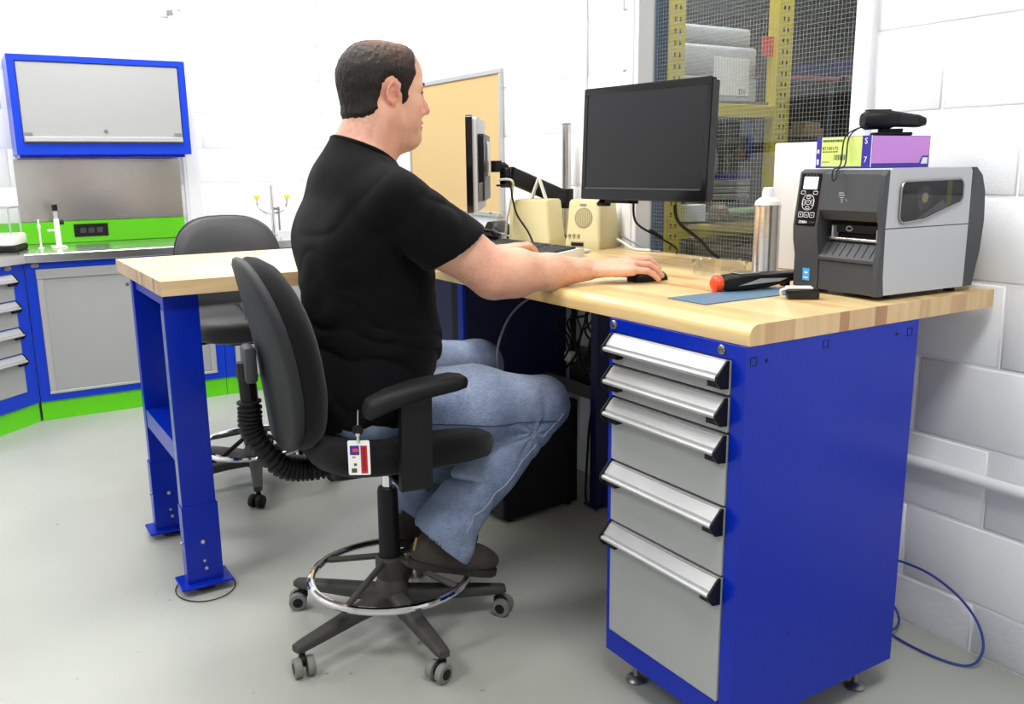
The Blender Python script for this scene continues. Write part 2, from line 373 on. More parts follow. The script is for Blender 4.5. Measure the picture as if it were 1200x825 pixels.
# ceiling lamps (out of frame, they light the room)
for i, (x, y, p) in enumerate(LAMPS):
    t = thing('ceiling_lamp', ['white ceiling light panel over the wing end near far wall', 'white ceiling light panel over the seated man', 'white ceiling light panel over the printer side', 'white ceiling light panel in the room half behind the camera, far side', 'white ceiling light panel in the room half behind the camera, near side'][i], 'lamp', (x, y, CEIL), 0, 'ceiling lamps')
    MB().box2((-.30, -.6, -.03), (.30, .6, -.001)).build('housing', 'white', t)
    MB().box2((-.27, -.57, -.036), (.27, .57, -.0301)).build('diffuser', mat('lit_diffuser', (1, 1, 1, 1), emit=(1, 1, 1, 1), estr=4), t)

# corkboard
cb = thing('corkboard', 'tan cork pinboard with thin aluminium frame on the back wall', 'pinboard', (-2.66, 0, 1.325))
MB().box2((-.44, -.012, -.30), (.44, -.0015, .30)).build('cork_panel', 'cork', cb)
f = MB()
for a, b in (((-.455, -.02, .295), (.455, -.001, .315)), ((-.455, -.02, -.315), (.455, -.001, -.295)), ((-.455, -.02, -.295), (-.438, -.001, .295)), ((.438, -.02, -.295), (.455, -.001, .295))): f.box2(a, b, .002)
f.build('frame', 'alu', cb)
for xx in (.1, .36):
    MB().lathe([(.004, 0), (.006, .004), (.002, .01)], (xx, -.02, -.298), Rx(PI / 2), 10).build('screw', 'dullmetal', cb)

# ------------------------------------------------------------------ drawer handle, used on all drawer cabinets (local: +x along front, -y outwards)
def handle_mb(w):
    # profile in (y, z): sloping white extrusion
    poly = [(0, .0185), (-.004, .0190), (-.0225, -.0015), (-.0222, -.0062), (-.0262, -.0056), (-.0300, -.0068), (-.0322, -.0100), (-.0312, -.0142), (-.0275, -.0168), (-.0240, -.0162), (-.0215, -.0135), (-.0200, -.0080), (0, .006)]
    return MB().prism(poly, (-w / 2, 0, 0), (0, 1, 0), (0, 0, 1), (1, 0, 0), w)
def handle_end(mb, x):
    poly = [(0, .022), (-.006, .022), (-.0325, -.006), (-.0335, -.017), (-.020, -.032), (0, -.034)]
    return mb.prism(poly, (x, 0, 0), (0, 1, 0), (0, 0, 1), (1, 0, 0), .005)
def drawers(parent, x0, x1, yf, zs, side_gap=.0):
    """zs: list of (z_top, z_bottom). front faces -y at yf"""
    for (zt, zb) in zs:
        d = MB().box2((x0 + .003, yf - .004, zb + .003), (x1 - .003, yf + .02, zt - .003), .0015).build('drawer', 'greyp', parent)
        w = x1 - x0 - .004; cx = (x0 + x1) / 2; zc = zt - .024
        h = handle_mb(w - .012).build('handle', 'alu', d, ang=38); h.location = (cx, yf - .004, zc)
        e = handle_end(MB(), -w / 2); e.box2((-w / 2 + .0049, -.018, -.032), (-w / 2 + .040, -.001, -.012)); e.build('handle_end_cap', 'black', d).location = (cx, yf - .004, zc)
        e = handle_end(MB(), w / 2 - .005); e.box2((w / 2 - .040, -.018, -.032), (w / 2 - .0049, -.001, -.012)); e.build('handle_end_cap', 'black', d).location = (cx, yf - .004, zc)
def lock(parent, x, y, z, name='lock', r=.011, rot=None):
    R = rot or Rx(PI / 2)
    o = MB().lathe([(r, 0), (r, .003), (r * .86, .0045), (r * .84, .0035), (r * .55, .0035), (r * .5, .006), (r * .1, .006)], (0, 0, 0), R, 24).build(name, 'dullmetal', parent); o.location = (x, y, z)
    s = MB().box((0, 0, 0), (.0015, .001, .006)); k = s.build('keyhole', 'hole', o); k.location = (R @ Vector((0, 0, .0062)))
    return o

# ------------------------------------------------------------------ near drawer cabinet
CX0, CX1, CY0, CY1, CZ0, CZ1 = -.402, .006, -.845, -.315, .082, .8965
nc = thing('drawer_cabinet', 'tall blue drawer cabinet with five grey drawers under the maple worktop', 'cabinet', ((CX0 + CX1) / 2, (CY0 + CY1) / 2, 0))
ox, oy = (CX0 + CX1) / 2, (CY0 + CY1) / 2; hw, hd = (CX1 - CX0) / 2, (CY1 - CY0) / 2
DX0, DX1 = -hw + .012, hw - .035
b = MB(); b.box2((-hw, -hd, CZ0), (DX0, hd, CZ1)); b.box2((DX1, -hd, CZ0), (hw, hd, CZ1))
b.box2((DX0, hd - .004, CZ0), (DX1, hd, CZ1)); b.box2((DX0, -hd, CZ0), (DX1, hd - .004, CZ0 + .055)); b.box2((DX0, -hd, .868), (DX1, hd - .004, CZ1))
b.box2((DX0, -hd + .03, CZ0 + .05), (DX1, -hd + .04, .867))
b.build('carcass', 'blue', nc, smooth=True)
drawers(nc, DX0, DX1, -hd, [(.868, .794), (.794, .719), (.719, .568), (.568, .419), (.419, CZ0 + .055)])
lock(nc, -hw + .016, -hd, .8835, 'lock', .0105); lock(nc, hw - .062, -hd, .8835, 'lock', .0095)
for sx in (-1, 1):
    for sy in (-1, 1):
        MB().lathe([(.024, 0), (.025, .006), (.018, .013), (.007, .016), (.006, .09)], (sx * (hw - .05), sy * (hd - .055), 0)).build('levelling_foot', 'dullmetal', nc)
hl = MB()
for (yy, zz, q) in ((-.245, .868, .011), (-.04, .878, .011), (.235, .872, .011)):
    for a, c in (((-q, -q), (q, -q + .002)), ((-q, q - .002), (q, q)), ((-q, -q), (-q + .002, q)), ((q - .002, -q), (q, q))):
        hl.box2((hw + .0002, yy + a[0] * .8, zz + a[1] * .8), (hw + .0007, yy + c[0] * .8, zz + c[1] * .8))
for (yy, zz, r_) in ((-.21, .866, .004), (.19, .872, .004), (-.1, .26, .003), (0, .26, .003), (.1, .26, .003)):
    hl.lathe([(r_, 0), (r_, .0006)], (hw + .0001, yy, zz), Ry(PI / 2), 12)
hl.build('knockout_holes', 'hole', nc, smooth=False)

# ------------------------------------------------------------------ worktops, stave by stave
ZB, ZT = .8975, .9385
def worktop(name, label, x0, x1, y0, y1, along, mname, nst, round_edge=None):
    t = thing(name, label, 'worktop', ((x0 + x1) / 2, (y0 + y1) / 2, ZB))
    w, h = x1 - x0, y1 - y0; H = ZT - ZB; rnd = random.Random(5)
    span = h if along == 0 else w
    cuts = [0]; 
    while cuts[-1] < span - .02: cuts.append(cuts[-1] + rnd.uniform(.030, .046))
    cuts[-1] = span
    if cuts[-1] - cuts[-2] < .015: del cuts[-2]
    for i in range(len(cuts) - 1):
        a, c = cuts[i], cuts[i + 1]; g = .0001
        lo, hi = -span / 2 + a + g, -span / 2 + c - g
        e = .0012
        poly = [(lo, 0), (hi, 0), (hi, H), (lo, H)]
        if along == 0 and i == 0 and round_edge:
            r = round_edge; poly = [(lo + .001, 0), (hi, 0), (hi, H)] + [(lo + r - r * math.sin(q), H - r + r * math.cos(q)) for q in [PI / 2 * k / 8 for k in range(9)]]
        if along == 0:
            mb = MB().prism(poly, (-w / 2, 0, 0), (0, 1, 0), (0, 0, 1), (1, 0, 0), w)
        else:
            mb = MB().prism(poly, (0, -h / 2, 0), (1, 0, 0), (0, 0, 1), (0, 1, 0), h)
        me = mb.mesh('stave', M[mname], ang=30)
        me.materials.append(M['maple_edge'])
        for p in me.polygons:
            if abs(p.normal[along]) > .9: p.material_index = 1
        link_mesh('stave', me, t)
    return t
worktop('worktop', 'long maple butcher block worktop carrying the label printer and large monitor', -1.368, .006, -.838, -.03, 0, 'maple_x', 20, .022)
worktop('worktop', 'maple butcher block wing worktop on blue leg frame behind the man', -2.12, -1.37, -1.615, -.03, 1, 'maple_y', 20)

# leg frame of the wing
lf = thing('leg_frame', 'blue steel H-shaped leg frame under the near end of the wing worktop', 'leg frame', (-1.67, -1.545, 0))
def channel(parent, x, y, z0, z1, w=.095, d=.042, name='post', t=.003, m='blue'):
    b = MB(); b.box2((x - t, y - w / 2, z0), (x, y + w / 2, z1), .001); b.box2((x - d, y - w / 2, z0), (x - t, y - w / 2 + t, z1), .001); b.box2((x - d, y + w / 2 - t, z0), (x - t, y + w / 2, z1), .001)
    return b.build(name, m, parent)
for k, x in enumerate((.245, -.235)):
    channel(lf, x, -.01, .22, ZB - .001)
    ft = channel(lf, x + .004, -.01, .03, .27, .103, .05, 'foot_sleeve')
    MB().box2((x - .075, -.085, .022), (x + .03, .065, .03), .002).build('foot_plate', 'blue', ft)
    MB().lathe([(.03, 0), (.032, .006), (.02, .014), (.008, .016), (.008, .024)], (x - .02, -.01, 0)).build('levelling_foot', 'dullmetal', ft)
    for (dy, zz, r_) in ((0, .155, .006), (.0, .095, .004), (.004, .07, .005)):
        MB().lathe([(r_, 0), (r_, .003), (r_ * .5, .004)], (x + .0042, -.01 + dy, zz), Ry(PI / 2), 12).build('bolt', 'alu', ft)
    MB().lathe([(.005, 0), (.005, .006), (.003, .007)], (x - .02, -.0618, .155), Rx(PI / 2), 10).build('bolt', 'alu', ft)
MB().box2((-.232, -.056, .455), (.2415, .036, .458)).box2((-.232, -.056, .40), (.2415, -.053, .455)).box2((-.232, .033, .40), (.2415, .036, .455)).build('crossbar', 'blue', lf)
MB().box2((-.235, -.05, ZB - .04), (.2415, .03, ZB - .001), .002).build('top_rail', 'blue', lf)
MB().box2((.2035, -.0585, .27), (.2405, -.0576, ZB - .05)).build('scuffed_edge', 'scuff', lf, smooth=False)
fc = thing('floor_wire', 'thin dark wire loop lying on floor round the wing foot', 'wire', (-1.44, -1.555, 0))
MB().tube([( .10 * math.cos(a), .085 * math.sin(a) + .0, .004) for a in [k * 2 * PI / 24 for k in range(24)]], .0016, 6, closed=True).build('wire_loop', 'hole', fc)

# second pedestal under the desk, shade put into its navy colours
pd = thing('pedestal_cabinet', 'dark navy pedestal cabinet in the shade behind the man\'s knees', 'cabinet', (-1.845, -.30, 0))
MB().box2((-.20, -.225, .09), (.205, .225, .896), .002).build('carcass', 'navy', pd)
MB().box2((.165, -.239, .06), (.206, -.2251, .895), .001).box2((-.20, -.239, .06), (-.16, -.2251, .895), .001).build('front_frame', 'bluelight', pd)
MB().box2((-.158, -.236, .10), (.120, -.2252, .89), .001).build('door', mat('shade_navy_door', rgb(36, 40, 96), .45), pd)
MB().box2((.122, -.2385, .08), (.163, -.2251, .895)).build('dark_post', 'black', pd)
for sx in (-.17, .17):
    for sy in (-.19, .19): MB().lathe([(.024, 0), (.025, .006), (.008, .014), (.006, .09)], (sx, sy, 0)).build('levelling_foot', 'dullmetal', pd)
kl = thing('support_leg', 'dark blue support leg under the main worktop beside the cable tangle', 'table leg', (-1.28, -.18, 0))
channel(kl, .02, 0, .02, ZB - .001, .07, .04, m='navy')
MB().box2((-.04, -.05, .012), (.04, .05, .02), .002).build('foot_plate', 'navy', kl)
MB().lathe([(.025, 0), (.02, .012)], (0, 0, 0)).build('levelling_foot', 'dullmetal', kl)

# ------------------------------------------------------------------ far run of cabinets (front plane x = -3.74)
FXX = -3.74; FZ = .797
def to_far(o, x=FXX, y=0, z=0, rz=PI / 2): o.location = (x, y, z); o.rotation_euler = (0, 0, rz)
# local: +x -> world +y, -y -> world +x
fa = thing('sliding_door_cabinet', 'blue base cabinet with grey sliding doors and green plinth at far wall', 'cabinet'); to_far(fa, y=-1.80)
W1 = .915
b = MB(); b.box2((0, 0, .10), (.045, .60, FZ)).box2((W1 - .045, 0, .10), (W1, .60, FZ)).box2((.045, .58, .1), (W1 - .045, .60, FZ)).box2((.045, 0, .765), (W1 - .045, .58, FZ)).box2((.045, 0, .10), (W1 - .045, .58, .135))
b.build('carcass', 'bluelight', fa)
MB().box2((.045, -.006, .715), (W1 - .045, .012, .763), .002).build('header_rail', 'greyp', fa)
MB().box2((.045, -.006, .1352), (W1 - .045, .012, .148), .001).build('bottom_rail', 'alu', fa)
d = MB().box2((.075, .002, .149), (.488, .012, .7145), .001).build('sliding_door', 'greyp', fa)
MB().box2((.046, -.005, .149), (.0748, .012, .7145), .002).build('door_pull', 'alu', d)
lock(d, .455, .002, .66, 'lock', .009)
d = MB().box2((.45, .0145, .149), (.84, .024, .7145), .001).build('sliding_door', 'greyp', fa)
MB().box2((.4885, .006, .149), (.525, .0144, .7145), .001).build('door_pull', 'alu', d)
MB().box2((.8402, -.005, .149), (W1 - .046, .024, .7145), .002).build('door_pull', 'alu', d)
MB().box2((0, .012, 0), (W1, .03, .098)).build('plinth', 'green', fa, smooth=False)
o = lock(fa, .045, -.001, .782, 'name_plate', .012); o.scale = (1.6, 1, .9)

fb = thing('sink_cabinet', 'blue base cabinet with wide grey door right of the sliding door one', 'cabinet'); to_far(fb, y=-.882)
W2 = .86
b = MB(); b.box2((0, 0, .10), (W2, .60, FZ))
b.build('carcass', 'bluelight', fb)
d = MB().box2((.055, -.016, .10), (W2 - .02, -.001, .77), .002).build('door', 'greyp', fb)
MB().box2((W2 - .09, -.032, .5), (W2 - .075, -.0161, .66), .003).build('handle', 'alu', d)
MB().box2((0, .012, 0), (W2, .03, .098)).build('plinth', 'green', fb, smooth=False)

# angled corner drawer unit; its right front corner touches the first cabinet
AX, AY = -3.742, -1.803; ang = math.atan2(-.72, .69) + PI      # local +x runs from far-left to the joint
an = thing('angled_drawer_cabinet', 'blue corner drawer cabinet set at an angle at the left picture edge', 'cabinet', (AX, AY, 0), ang)
# local frame: +x pointing to joint, the front faces -y
W3 = .62
b = MB(); b.box2((-W3, 0, .10), (-.0, .46, FZ), .002); b.build('carcass', 'bluelight', an)
drawers(an, -W3 + .04, -.075, 0, [(.755, .625), (.625, .495), (.495, .365), (.365, .17)])
MB().box2((-W3, .012, 0), (-.0, .03, .098)).build('plinth', 'green', an, smooth=False)
o = lock(an, -.10, -.001, .782, 'name_plate', .012); o.scale = (1.9, 1, .9)

# steel counter in two pieces
ct = thing('steel_counter', 'stainless steel counter over the grey sliding door cabinet', 'worktop', (0, 0, FZ + .001))
MB().box2((FARX + .002, -1.815, 0), (FXX + .028, -.025, .042), .003).build('counter_top', 'steel', ct)
c2 = thing('steel_counter', 'short stainless steel counter over the angled corner unit', 'worktop', (0, 0, FZ + .001))
ux = Vector((math.cos(ang), math.sin(ang), 0)); un = Vector((math.sin(ang), -math.cos(ang), 0))
P0 = Vector((AX, AY, 0)) + un * .026; P1 = P0 - ux * .64
MB().prism([(P0.x, -1.819), (P0.x + 0, P0.y), (P1.x, P1.y), (P1.x - .4, -2.9), (FARX + .002, -2.9), (FARX + .002, -1.819)], (0, 0, 0), (1, 0, 0), (0, 1, 0), (0, 0, 1), .042).build('counter_top', 'steel', c2, smooth=False)
sp = thing('splash_panel', 'lime green splash panel behind the stainless steel counter', 'backsplash', (FARX, 0, .841))
MB().box2((.002, -1.76, 0), (.028, -.905, .118), .002).build('panel', 'green', sp)
pw = MB().box2((.0281, -1.50, .03), (.036, -1.325, .10), .003).build('power_strip', 'black', sp)
o = MB()
for k in range(3):
    y = -1.455 + k * .043; o.box2((.0361, y - .016, .05), (.0372, y + .016, .08), .002)
o.build('socket', 'charcoal', pw)
s2 = thing('splash_panel', 'lime green splash panel at the left picture edge behind white balance', 'backsplash', (FARX, 0, .841))
MB().box2((.002, -2.70, 0), (.028, -1.766, .118), .002).build('panel', 'green', s2)
ss = thing('steel_backsplash', 'brushed stainless panel on wall below the blue wall cabinet', 'backsplash', (FARX, 0, .961))
MB().box2((.002, -1.755, 0), (.014, -.905, .335), .001).build('panel', 'steel', ss)

# wall cabinet
wc = thing('wall_cabinet', 'blue wall cabinet with grey flip-up door above the steel backsplash', 'cabinet', (FARX, -1.325, 1.30))
Dp = .33; hw2 = .425
b = MB(); b.box2((.002, -hw2, .072), (Dp, -hw2 + .035, .475)).box2((.002, hw2 - .035, .072), (Dp, hw2, .475)).box2((.002, -hw2, .475), (Dp, hw2, .505)).box2((.002, -hw2, .015), (Dp, hw2, .072)).box2((.002, -hw2 + .036, .073), (.02, hw2 - .036, .474))
b.build('carcass', 'bluelight', wc)
MB().box2((.002, -hw2 + .012, 0), (Dp - .03, hw2 - .03, .0148)).build('bottom_tray', 'blue', wc)
d = MB().box2((Dp - .022, -hw2 + .038, .074), (Dp - .006, hw2 - .038, .472), .002).build('door', 'greyp', wc)
MB().prism([(0, 0), (.022, .004), (.022, .022), (0, .030)], (Dp - .006, -hw2 + .042, .078), (1, 0, 0), (0, 0, 1), (0, 1, 0), 2 * hw2 - .084).build('handle', 'alu', d)
for s_ in (-1, 1): MB().box2((Dp - .0059, s_ * (hw2 - .062) - .018, .112), (Dp - .002, s_ * (hw2 - .062) + .018, .126), .001).build('bumper', 'dullmetal', d)
lock(d, Dp - .006, 0.0, .135, 'lock', .010, Ry(PI / 2))
# ------------------------------------------------------------------ things on the worktop
T = ZT + .0004
def monitor(name, label, loc, rz, tilt, w, h, group=None):
    t = thing(name, label, 'monitor', loc, rz); t.rotation_euler = (tilt, 0, rz)
    MB().prism(rrect(w, h, .008, 4), (0, .008, 0), (1, 0, 0), (0, 0, 1), (0, -1, 0), .014).prism(rrect(w - .012, h - .012, .006, 4), (0, .0081, 0), (1, 0, 0), (0, 0, 1), (0, 1, 0), .02).build('housing', 'blackgloss', t)
    bz = MB()
    for a, b in (((-w / 2 + .002, -.0085, h / 2 - .02), (w / 2 - .002, -.0061, h / 2 - .002)), ((-w / 2 + .002, -.0085, -h / 2 + .002), (w / 2 - .002, -.0061, -h / 2 + .034)),
                 ((-w / 2 + .002, -.0085, -h / 2 + .034), (-w / 2 + .018, -.0061, h / 2 - .02)), ((w / 2 - .018, -.0085, -h / 2 + .034), (w / 2 - .002, -.0061, h / 2 - .02))): bz.box2(a, b, .0008)
    bz.build('bezel', 'blackgloss', t)
    MB().box2((-w / 2 + .0182, -.0066, -h / 2 + .0342), (w / 2 - .0182, -.0061, h / 2 - .0202)).build('screen', 'screenoff', t)
    MB().tube([(-w / 2 + .02, -.0095, -h / 2 + .033), (w / 2 - .02, -.0095, -h / 2 + .033)], .0018, 8).build('trim_strip', 'charcoal', t)
    return t
m2 = monitor('monitor', 'large black flat monitor facing the room in front of the wired window', (-.838, -.385, 1.293), math.radians(6), math.radians(-2.5), .488, .325)
MB().prism(rrect(.30, .2, .02, 4), (0, .0282, 0), (1, 0, 0), (0, 0, 1), (0, 1, 0), .022).build('rear_cover', 'black', m2)
MB().prism([(-.05, 0), (.05, 0), (.04, .05), (-.04, .05)], (-.10, .005, -.172), (1, 0, 0), (0, 1, 0), (0, 0, 1), .012).lathe([(.02, -.02), (.022, -.012), (.012, 0)], (-.17, .02, -.162)).build('bottom_bracket', 'black', m2)
MB().tube([(0, .05, 0), (-.02, .10, .0), (-.22, .24, 0), (-.40, .335, 0)], .017, 12).lathe([(.028, -.04), (.028, .04)], (-.22, .24, 0)).box((0, .054, 0), (.1, .008, .1), .002).build('wall_arm', 'black', m2)
m1 = thing('monitor', 'slim silver backed monitor seen edge-on, on a swing arm', 'monitor', (-1.668, -.452, 1.238), math.radians(-34.5))
w, h = .44, .325
MB().prism(rrect(w, h, .014, 5), (0, .004, 0), (1, 0, 0), (0, 0, 1), (0, -1, 0), .022).build('front_housing', 'blackgloss', m1)
MB().box2((-w / 2 + .015, -.0188, -h / 2 + .02), (w / 2 - .015, -.0181, h / 2 - .015)).build('screen', 'screenoff', m1)
MB().prism(rrect(w - .012, h - .012, .012, 5), (0, .0041, 0), (1, 0, 0), (0, 0, 1), (0, 1, 0), .014).build('rear_housing', 'printergrey', m1)
MB().prism(rrect(w - .11, h - .10, .01, 5), (0, .0182, -.01), (1, 0, 0), (0, 0, 1), (0, 1, 0), .020).build('rear_bulge', 'black', m1)
MB().prism(rrect(.12, .12, .01, 5), (0, .0384, .02), (1, 0, 0), (0, 0, 1), (0, 1, 0), .006).build('mounting_plate', 'dullmetal', m1)
MB().box2((w / 2 - .10, .0184, -.125), (w / 2 - .04, .034, -.06), .002).build('connector_block', 'dullmetal', m1)
MB().box2((w / 2 - .058, .0182, .119), (w / 2 - .044, .0187, .130)).build('marking', 'dullmetal', m1)
ma = thing('pole_stand', 'steel pole clamped to desk with black spring arm', 'monitor arm', (-1.655, -.065, T))
MB().cyl((0, 0, .008), (0, 0, .442), .0175, n=24).build('pole', 'steel', ma)
MB().lathe([(.018, .442), (.018, .446), (.012, .449)], (0, 0, 0), n=24).build('pole_cap', 'dullmetal', ma)
MB().lathe([(.04, 0), (.04, .008), (.022, .016), (.022, .03)], (0, 0, 0)).build('base_plate', 'black', ma)
MB().lathe([(.027, .132), (.027, .205)], (0, 0, 0)).build('collar', 'black', ma)
A = Vector((.0, -.02, .172)); B = Vector((.035, -.278, .262)); d = (B - A).normalized(); sd = d.cross(Vector((0, 0, 1))).normalized(); up_ = sd.cross(d)
MB().prism(rrect(.044, .060, .012, 4), A, sd, up_, d, (B - A).length).build('spring_arm', 'black', ma)
MB().lathe([(.021, -.045), (.023, -.04), (.023, .02), (.02, .026)], B + Vector((-.004, -.012, 0))).build('elbow_joint', 'blackgloss', ma)
q = Vector((.021, -.330, .292))
MB().tube([B + Vector((-.004, -.012, .022)), B + Vector((-.006, -.02, .03)), q], .015, 10).lathe([(.02, -.02), (.02, .02)], q + Vector((.0, .005, 0))).build('head_link', 'black', ma)
MB().tube([q, q + Vector((-.008, -.012, .0))], .014, 10).build('swivel', 'black', ma)
def loose(name, label, cat, pts, r, m, n=8, sm=8, group=None, parent=None):
    o = MB().tube(pts, r, n, sm=sm).build(name, m, parent)
    if parent is None: setp(o, label, cat, group)
    return o
loose('monitor_cable', 'black cable arching from the edge-on monitor towards the speakers', 'cable', [(-1.585, -.42, 1.165), (-1.545, -.39, 1.160), (-1.56, -.37, 1.12), (-1.57, -.345, 1.06), (-1.52, -.330, 1.0), (-1.495, -.318, T + .006)], .0035, M['rubber'])
loose('monitor_cable', 'pale grey cable looping from the edge-on monitor to the desk', 'cable', [(-1.585, -.41, 1.185), (-1.54, -.385, 1.182), (-1.575, -.36, 1.14), (-1.69, -.315, 1.02), (-1.735, -.29, T + .01), (-1.715, -.28, T + .004)], .004, M['offwhite'])
loose('power_cable', 'black cable with ferrite bead hanging left below the large monitor', 'cable', [(-.93, -.34, 1.12), (-.925, -.33, 1.06), (-.945, -.22, 1.01), (-.98, -.12, .97), (-1.04, -.06, T + .005)], .0035, M['rubber'])
c_ = bpy.data.objects['power_cable']; MB().tube([(-.938, -.265, 1.033), (-.948, -.21, 1.008)], .007, 10).build('ferrite_bead', 'rubber', c_)
loose('power_cable', 'thick black cable hanging below the right half of large monitor', 'cable', [(-.76, -.33, 1.12), (-.765, -.31, 1.07), (-.80, -.19, 1.01), (-.845, -.10, .965), (-.85, -.06, T + .006)], .005, M['rubber'])

# speakers
def speaker(loc, rz, label):
    t = thing('desktop_speaker', label, 'speaker', loc, rz, 'beige desktop speakers')
    rings = []
    for z, w, d, r in ((0, .142, .165, .012), (.032, .142, .165, .014), (.036, .138, .160, .014), (.165, .126, .138, .016), (.173, .118, .126, .016)):
        rings.append([(x, y + .0 + (.165 - d) * .0, z) for x, y in rrect(w, d, r, 4)])
    MB().loft(rings).build('cabinet', 'beige', t, ang=50)
    f = lambda z: -.080 + (z - .036) / (.165 - .036) * .011      # front plane
    g = MB(); R = Rx(PI / 2 - .085)
    g.lathe([(.036, -.003), (.036, .0012), (.033, .0018), (.012, .0018)], (0, 0, 0), R, 28); o = g.build('speaker_grille', 'beigedark', t); o.location = (.004, f(.11) , .11); 
    s = MB()
    for k in range(-4, 5):
        hgt = math.sqrt(max(0, .031 ** 2 - (k * .0066) ** 2)); s.box((k * .0066, 0, 0), (.0022, .0012, 2 * hgt))
    s = s.build('grille_bars', 'beige', t); s.location = (.004, f(.11) - .0024, .11); s.rotation_euler = (-.085, 0, 0)
    k = MB().box2((-.045, -.0835, .006), (.012, -.080, .028), .003).build('control_panel', 'beigedark', t)
    MB().prism(rrect(.05, .012, .004, 3), (-.016, -.0842, .017), (1, 0, 0), (0, 0, 1), (0, 1, 0), .0006).build('port_opening', 'hole', t)
    for x in (-.05, -.032, -.014):
        MB().lathe([(.006, 0), (.005, .006)], (0, 0, 0), Rx(PI / 2), 12).build('knob', 'beigedark', t).location = (x, f(.05) - .001, .048)
    MB().box((0, 0, 0), (.026, .001, .007)).build('badge', 'dullmetal', t).location = (.0, f(.154) - .0006, .155)
    return t
speaker((-1.430, -.110, T), math.radians(24), 'beige desktop speaker with round grille nearest to the large monitor')
speaker((-1.600, -.234, T), math.radians(-62), 'beige desktop speaker left of the steel pole, grey stand on top')
bx = thing('beige_box', 'tall beige plastic box behind the left speaker', 'box', (-1.80, -.14, T), math.radians(10))
MB().box2((-.055, -.06, 0), (.06, .06, .162), .006, seg=2).build('case', 'beige', bx)
MB().box2((.02, -.0615, .01), (.035, -.0601, .14), .001).build('side_groove', 'beigedark', bx)
ts = thing('folded_stand', 'small pale grey folded stand on top of the left speaker', 'stand', (-1.600, -.234, T + .1735), math.radians(40))
MB().prism([(-.028, 0), (-.020, 0), (.006, .072), (.002, .078)], (0, -.014, 0), (1, 0, 0), (0, 0, 1), (0, 1, 0), .028).build('front_leaf', 'offwhite', ts)
MB().prism([(.028, 0), (.034, 0), (.008, .074), (.006, .066)], (0, -.014, 0), (1, 0, 0), (0, 0, 1), (0, 1, 0), .028).build('rear_leaf', 'offwhite', ts)
# keyboard
kb = thing('keyboard', 'beige computer keyboard with dark grey keys before the speakers', 'keyboard', (-1.40, -.416, T), math.radians(1))
MB().prism([(-.075, 0), (.075, 0), (.075, .026), (.06, .028), (-.075, .012)], (-.225, 0, 0), (0, 1, 0), (0, 0, 1), (1, 0, 0), .45).build('case', 'offwhite', kb)
ks = MB()
for r_ in range(6):
    for c3 in range(22):
        if (r_ == 0 and 4 < c3 < 11) or c3 in (15,): continue
        y = -.062 + r_ * .0195; z = .013 + (y + .075) * .107
        ks.box2((-.216 + c3 * .0195, y, z), (-.216 + c3 * .0195 + .0165, y + .0165, z + .009), .001)
o = ks.build('keys', 'charcoal', kb); o['kind'] = 'stuff'
o = MB().box((-1.375, -.262, T + .006), (.20, .050, .010), .002, Rz(.03)).build('notepad', 'paper'); setp(o, 'white notepad lying between the keyboard and the speakers', 'notepad')
# phone and small things on the wing
ph = thing('telephone', 'low black desk telephone left of the keyboard', 'phone', (-1.765, -.42, T), math.radians(35))
MB().prism([(-.05, 0), (.05, 0), (.052, .02), (.03, .034), (-.05, .014)], (-.10, 0, 0), (0, 1, 0), (0, 0, 1), (1, 0, 0), .20).build('body', 'black', ph)
MB().tube([(-.105, .02, .034), (-.07, .02, .042), (0, .02, .046), (.07, .02, .042), (.105, .02, .034)], [.014, .018, .012, .018, .014], 10, sm=4).build('handset', 'blackgloss', ph)
wd = thing('desk_stand', 'black wedge shaped stand below the cork pinboard', 'stand', (-1.985, -.165, T), math.radians(15))
MB().prism([(-.075, 0), (.07, 0), (.05, .035), (-.015, .072), (-.028, .068)], (0, -.045, 0), (1, 0, 0), (0, 0, 1), (0, 1, 0), .09).build('body', 'black', wd)
cl = thing('clear_bottle', 'small clear plastic bottle between wedge stand and beige box', 'bottle', (-1.835, -.255, T))
MB().lathe([(.026, 0), (.028, .01), (.028, .06), (.018, .078), (.012, .085), (.012, .1)]).build('bottle_body', 'clear', cl)
MB().lathe([(.010, .1002), (.010, .112), (.006, .114)]).build('cap', 'offwhite', cl)
MB().lathe([(.024, .002), (.025, .035), (.002, .036)]).build('contents', 'clothgrey', cl)
jr = thing('small_jar', 'small glass jar with chrome lid in front of beige box', 'jar', (-1.760, -.255, T))
MB().lathe([(.022, 0), (.023, .006), (.023, .02)]).build('glass_body', 'clear', jr); MB().lathe([(.024, .0202), (.024, .031), (.02, .033)]).build('lid', 'chrome', jr)
o = MB().box((-1.93, -.37, T + .002), (.21, .29, .003), 0, Rz(.2)).build('paper_sheet', 'paper'); setp(o, 'white paper sheet on the wing worktop behind the forearm', 'paper')
hg = thing('highlighter', 'orange marker lying on paper behind the forearm', 'marker', (-1.925, -.43, T + .0052), .5)
MB().cyl((-.05, 0, .01), (.035, 0, .01), .009, n=12).build('barrel', 'orange', hg); MB().cyl((.0352, 0, .01), (.06, 0, .01), .0095, .008, 12).build('cap', 'orange', hg)
loose('cable_bundle', 'grey cable ends lying on desk right of the near speaker', 'cable', [(-1.36, -.05, T + .03), (-1.31, -.06, T + .02), (-1.24, -.075, T + .006), (-1.17, -.06, T + .005)], .005, M['offwhite'])
loose('cable_bundle', 'thin grey cable curling behind the near speaker towards the window', 'cable', [(-1.36, -.035, T + .045), (-1.30, -.045, T + .03), (-1.20, -.045, T + .005), (-1.13, -.05, T + .004)], .003, M['greycable'])

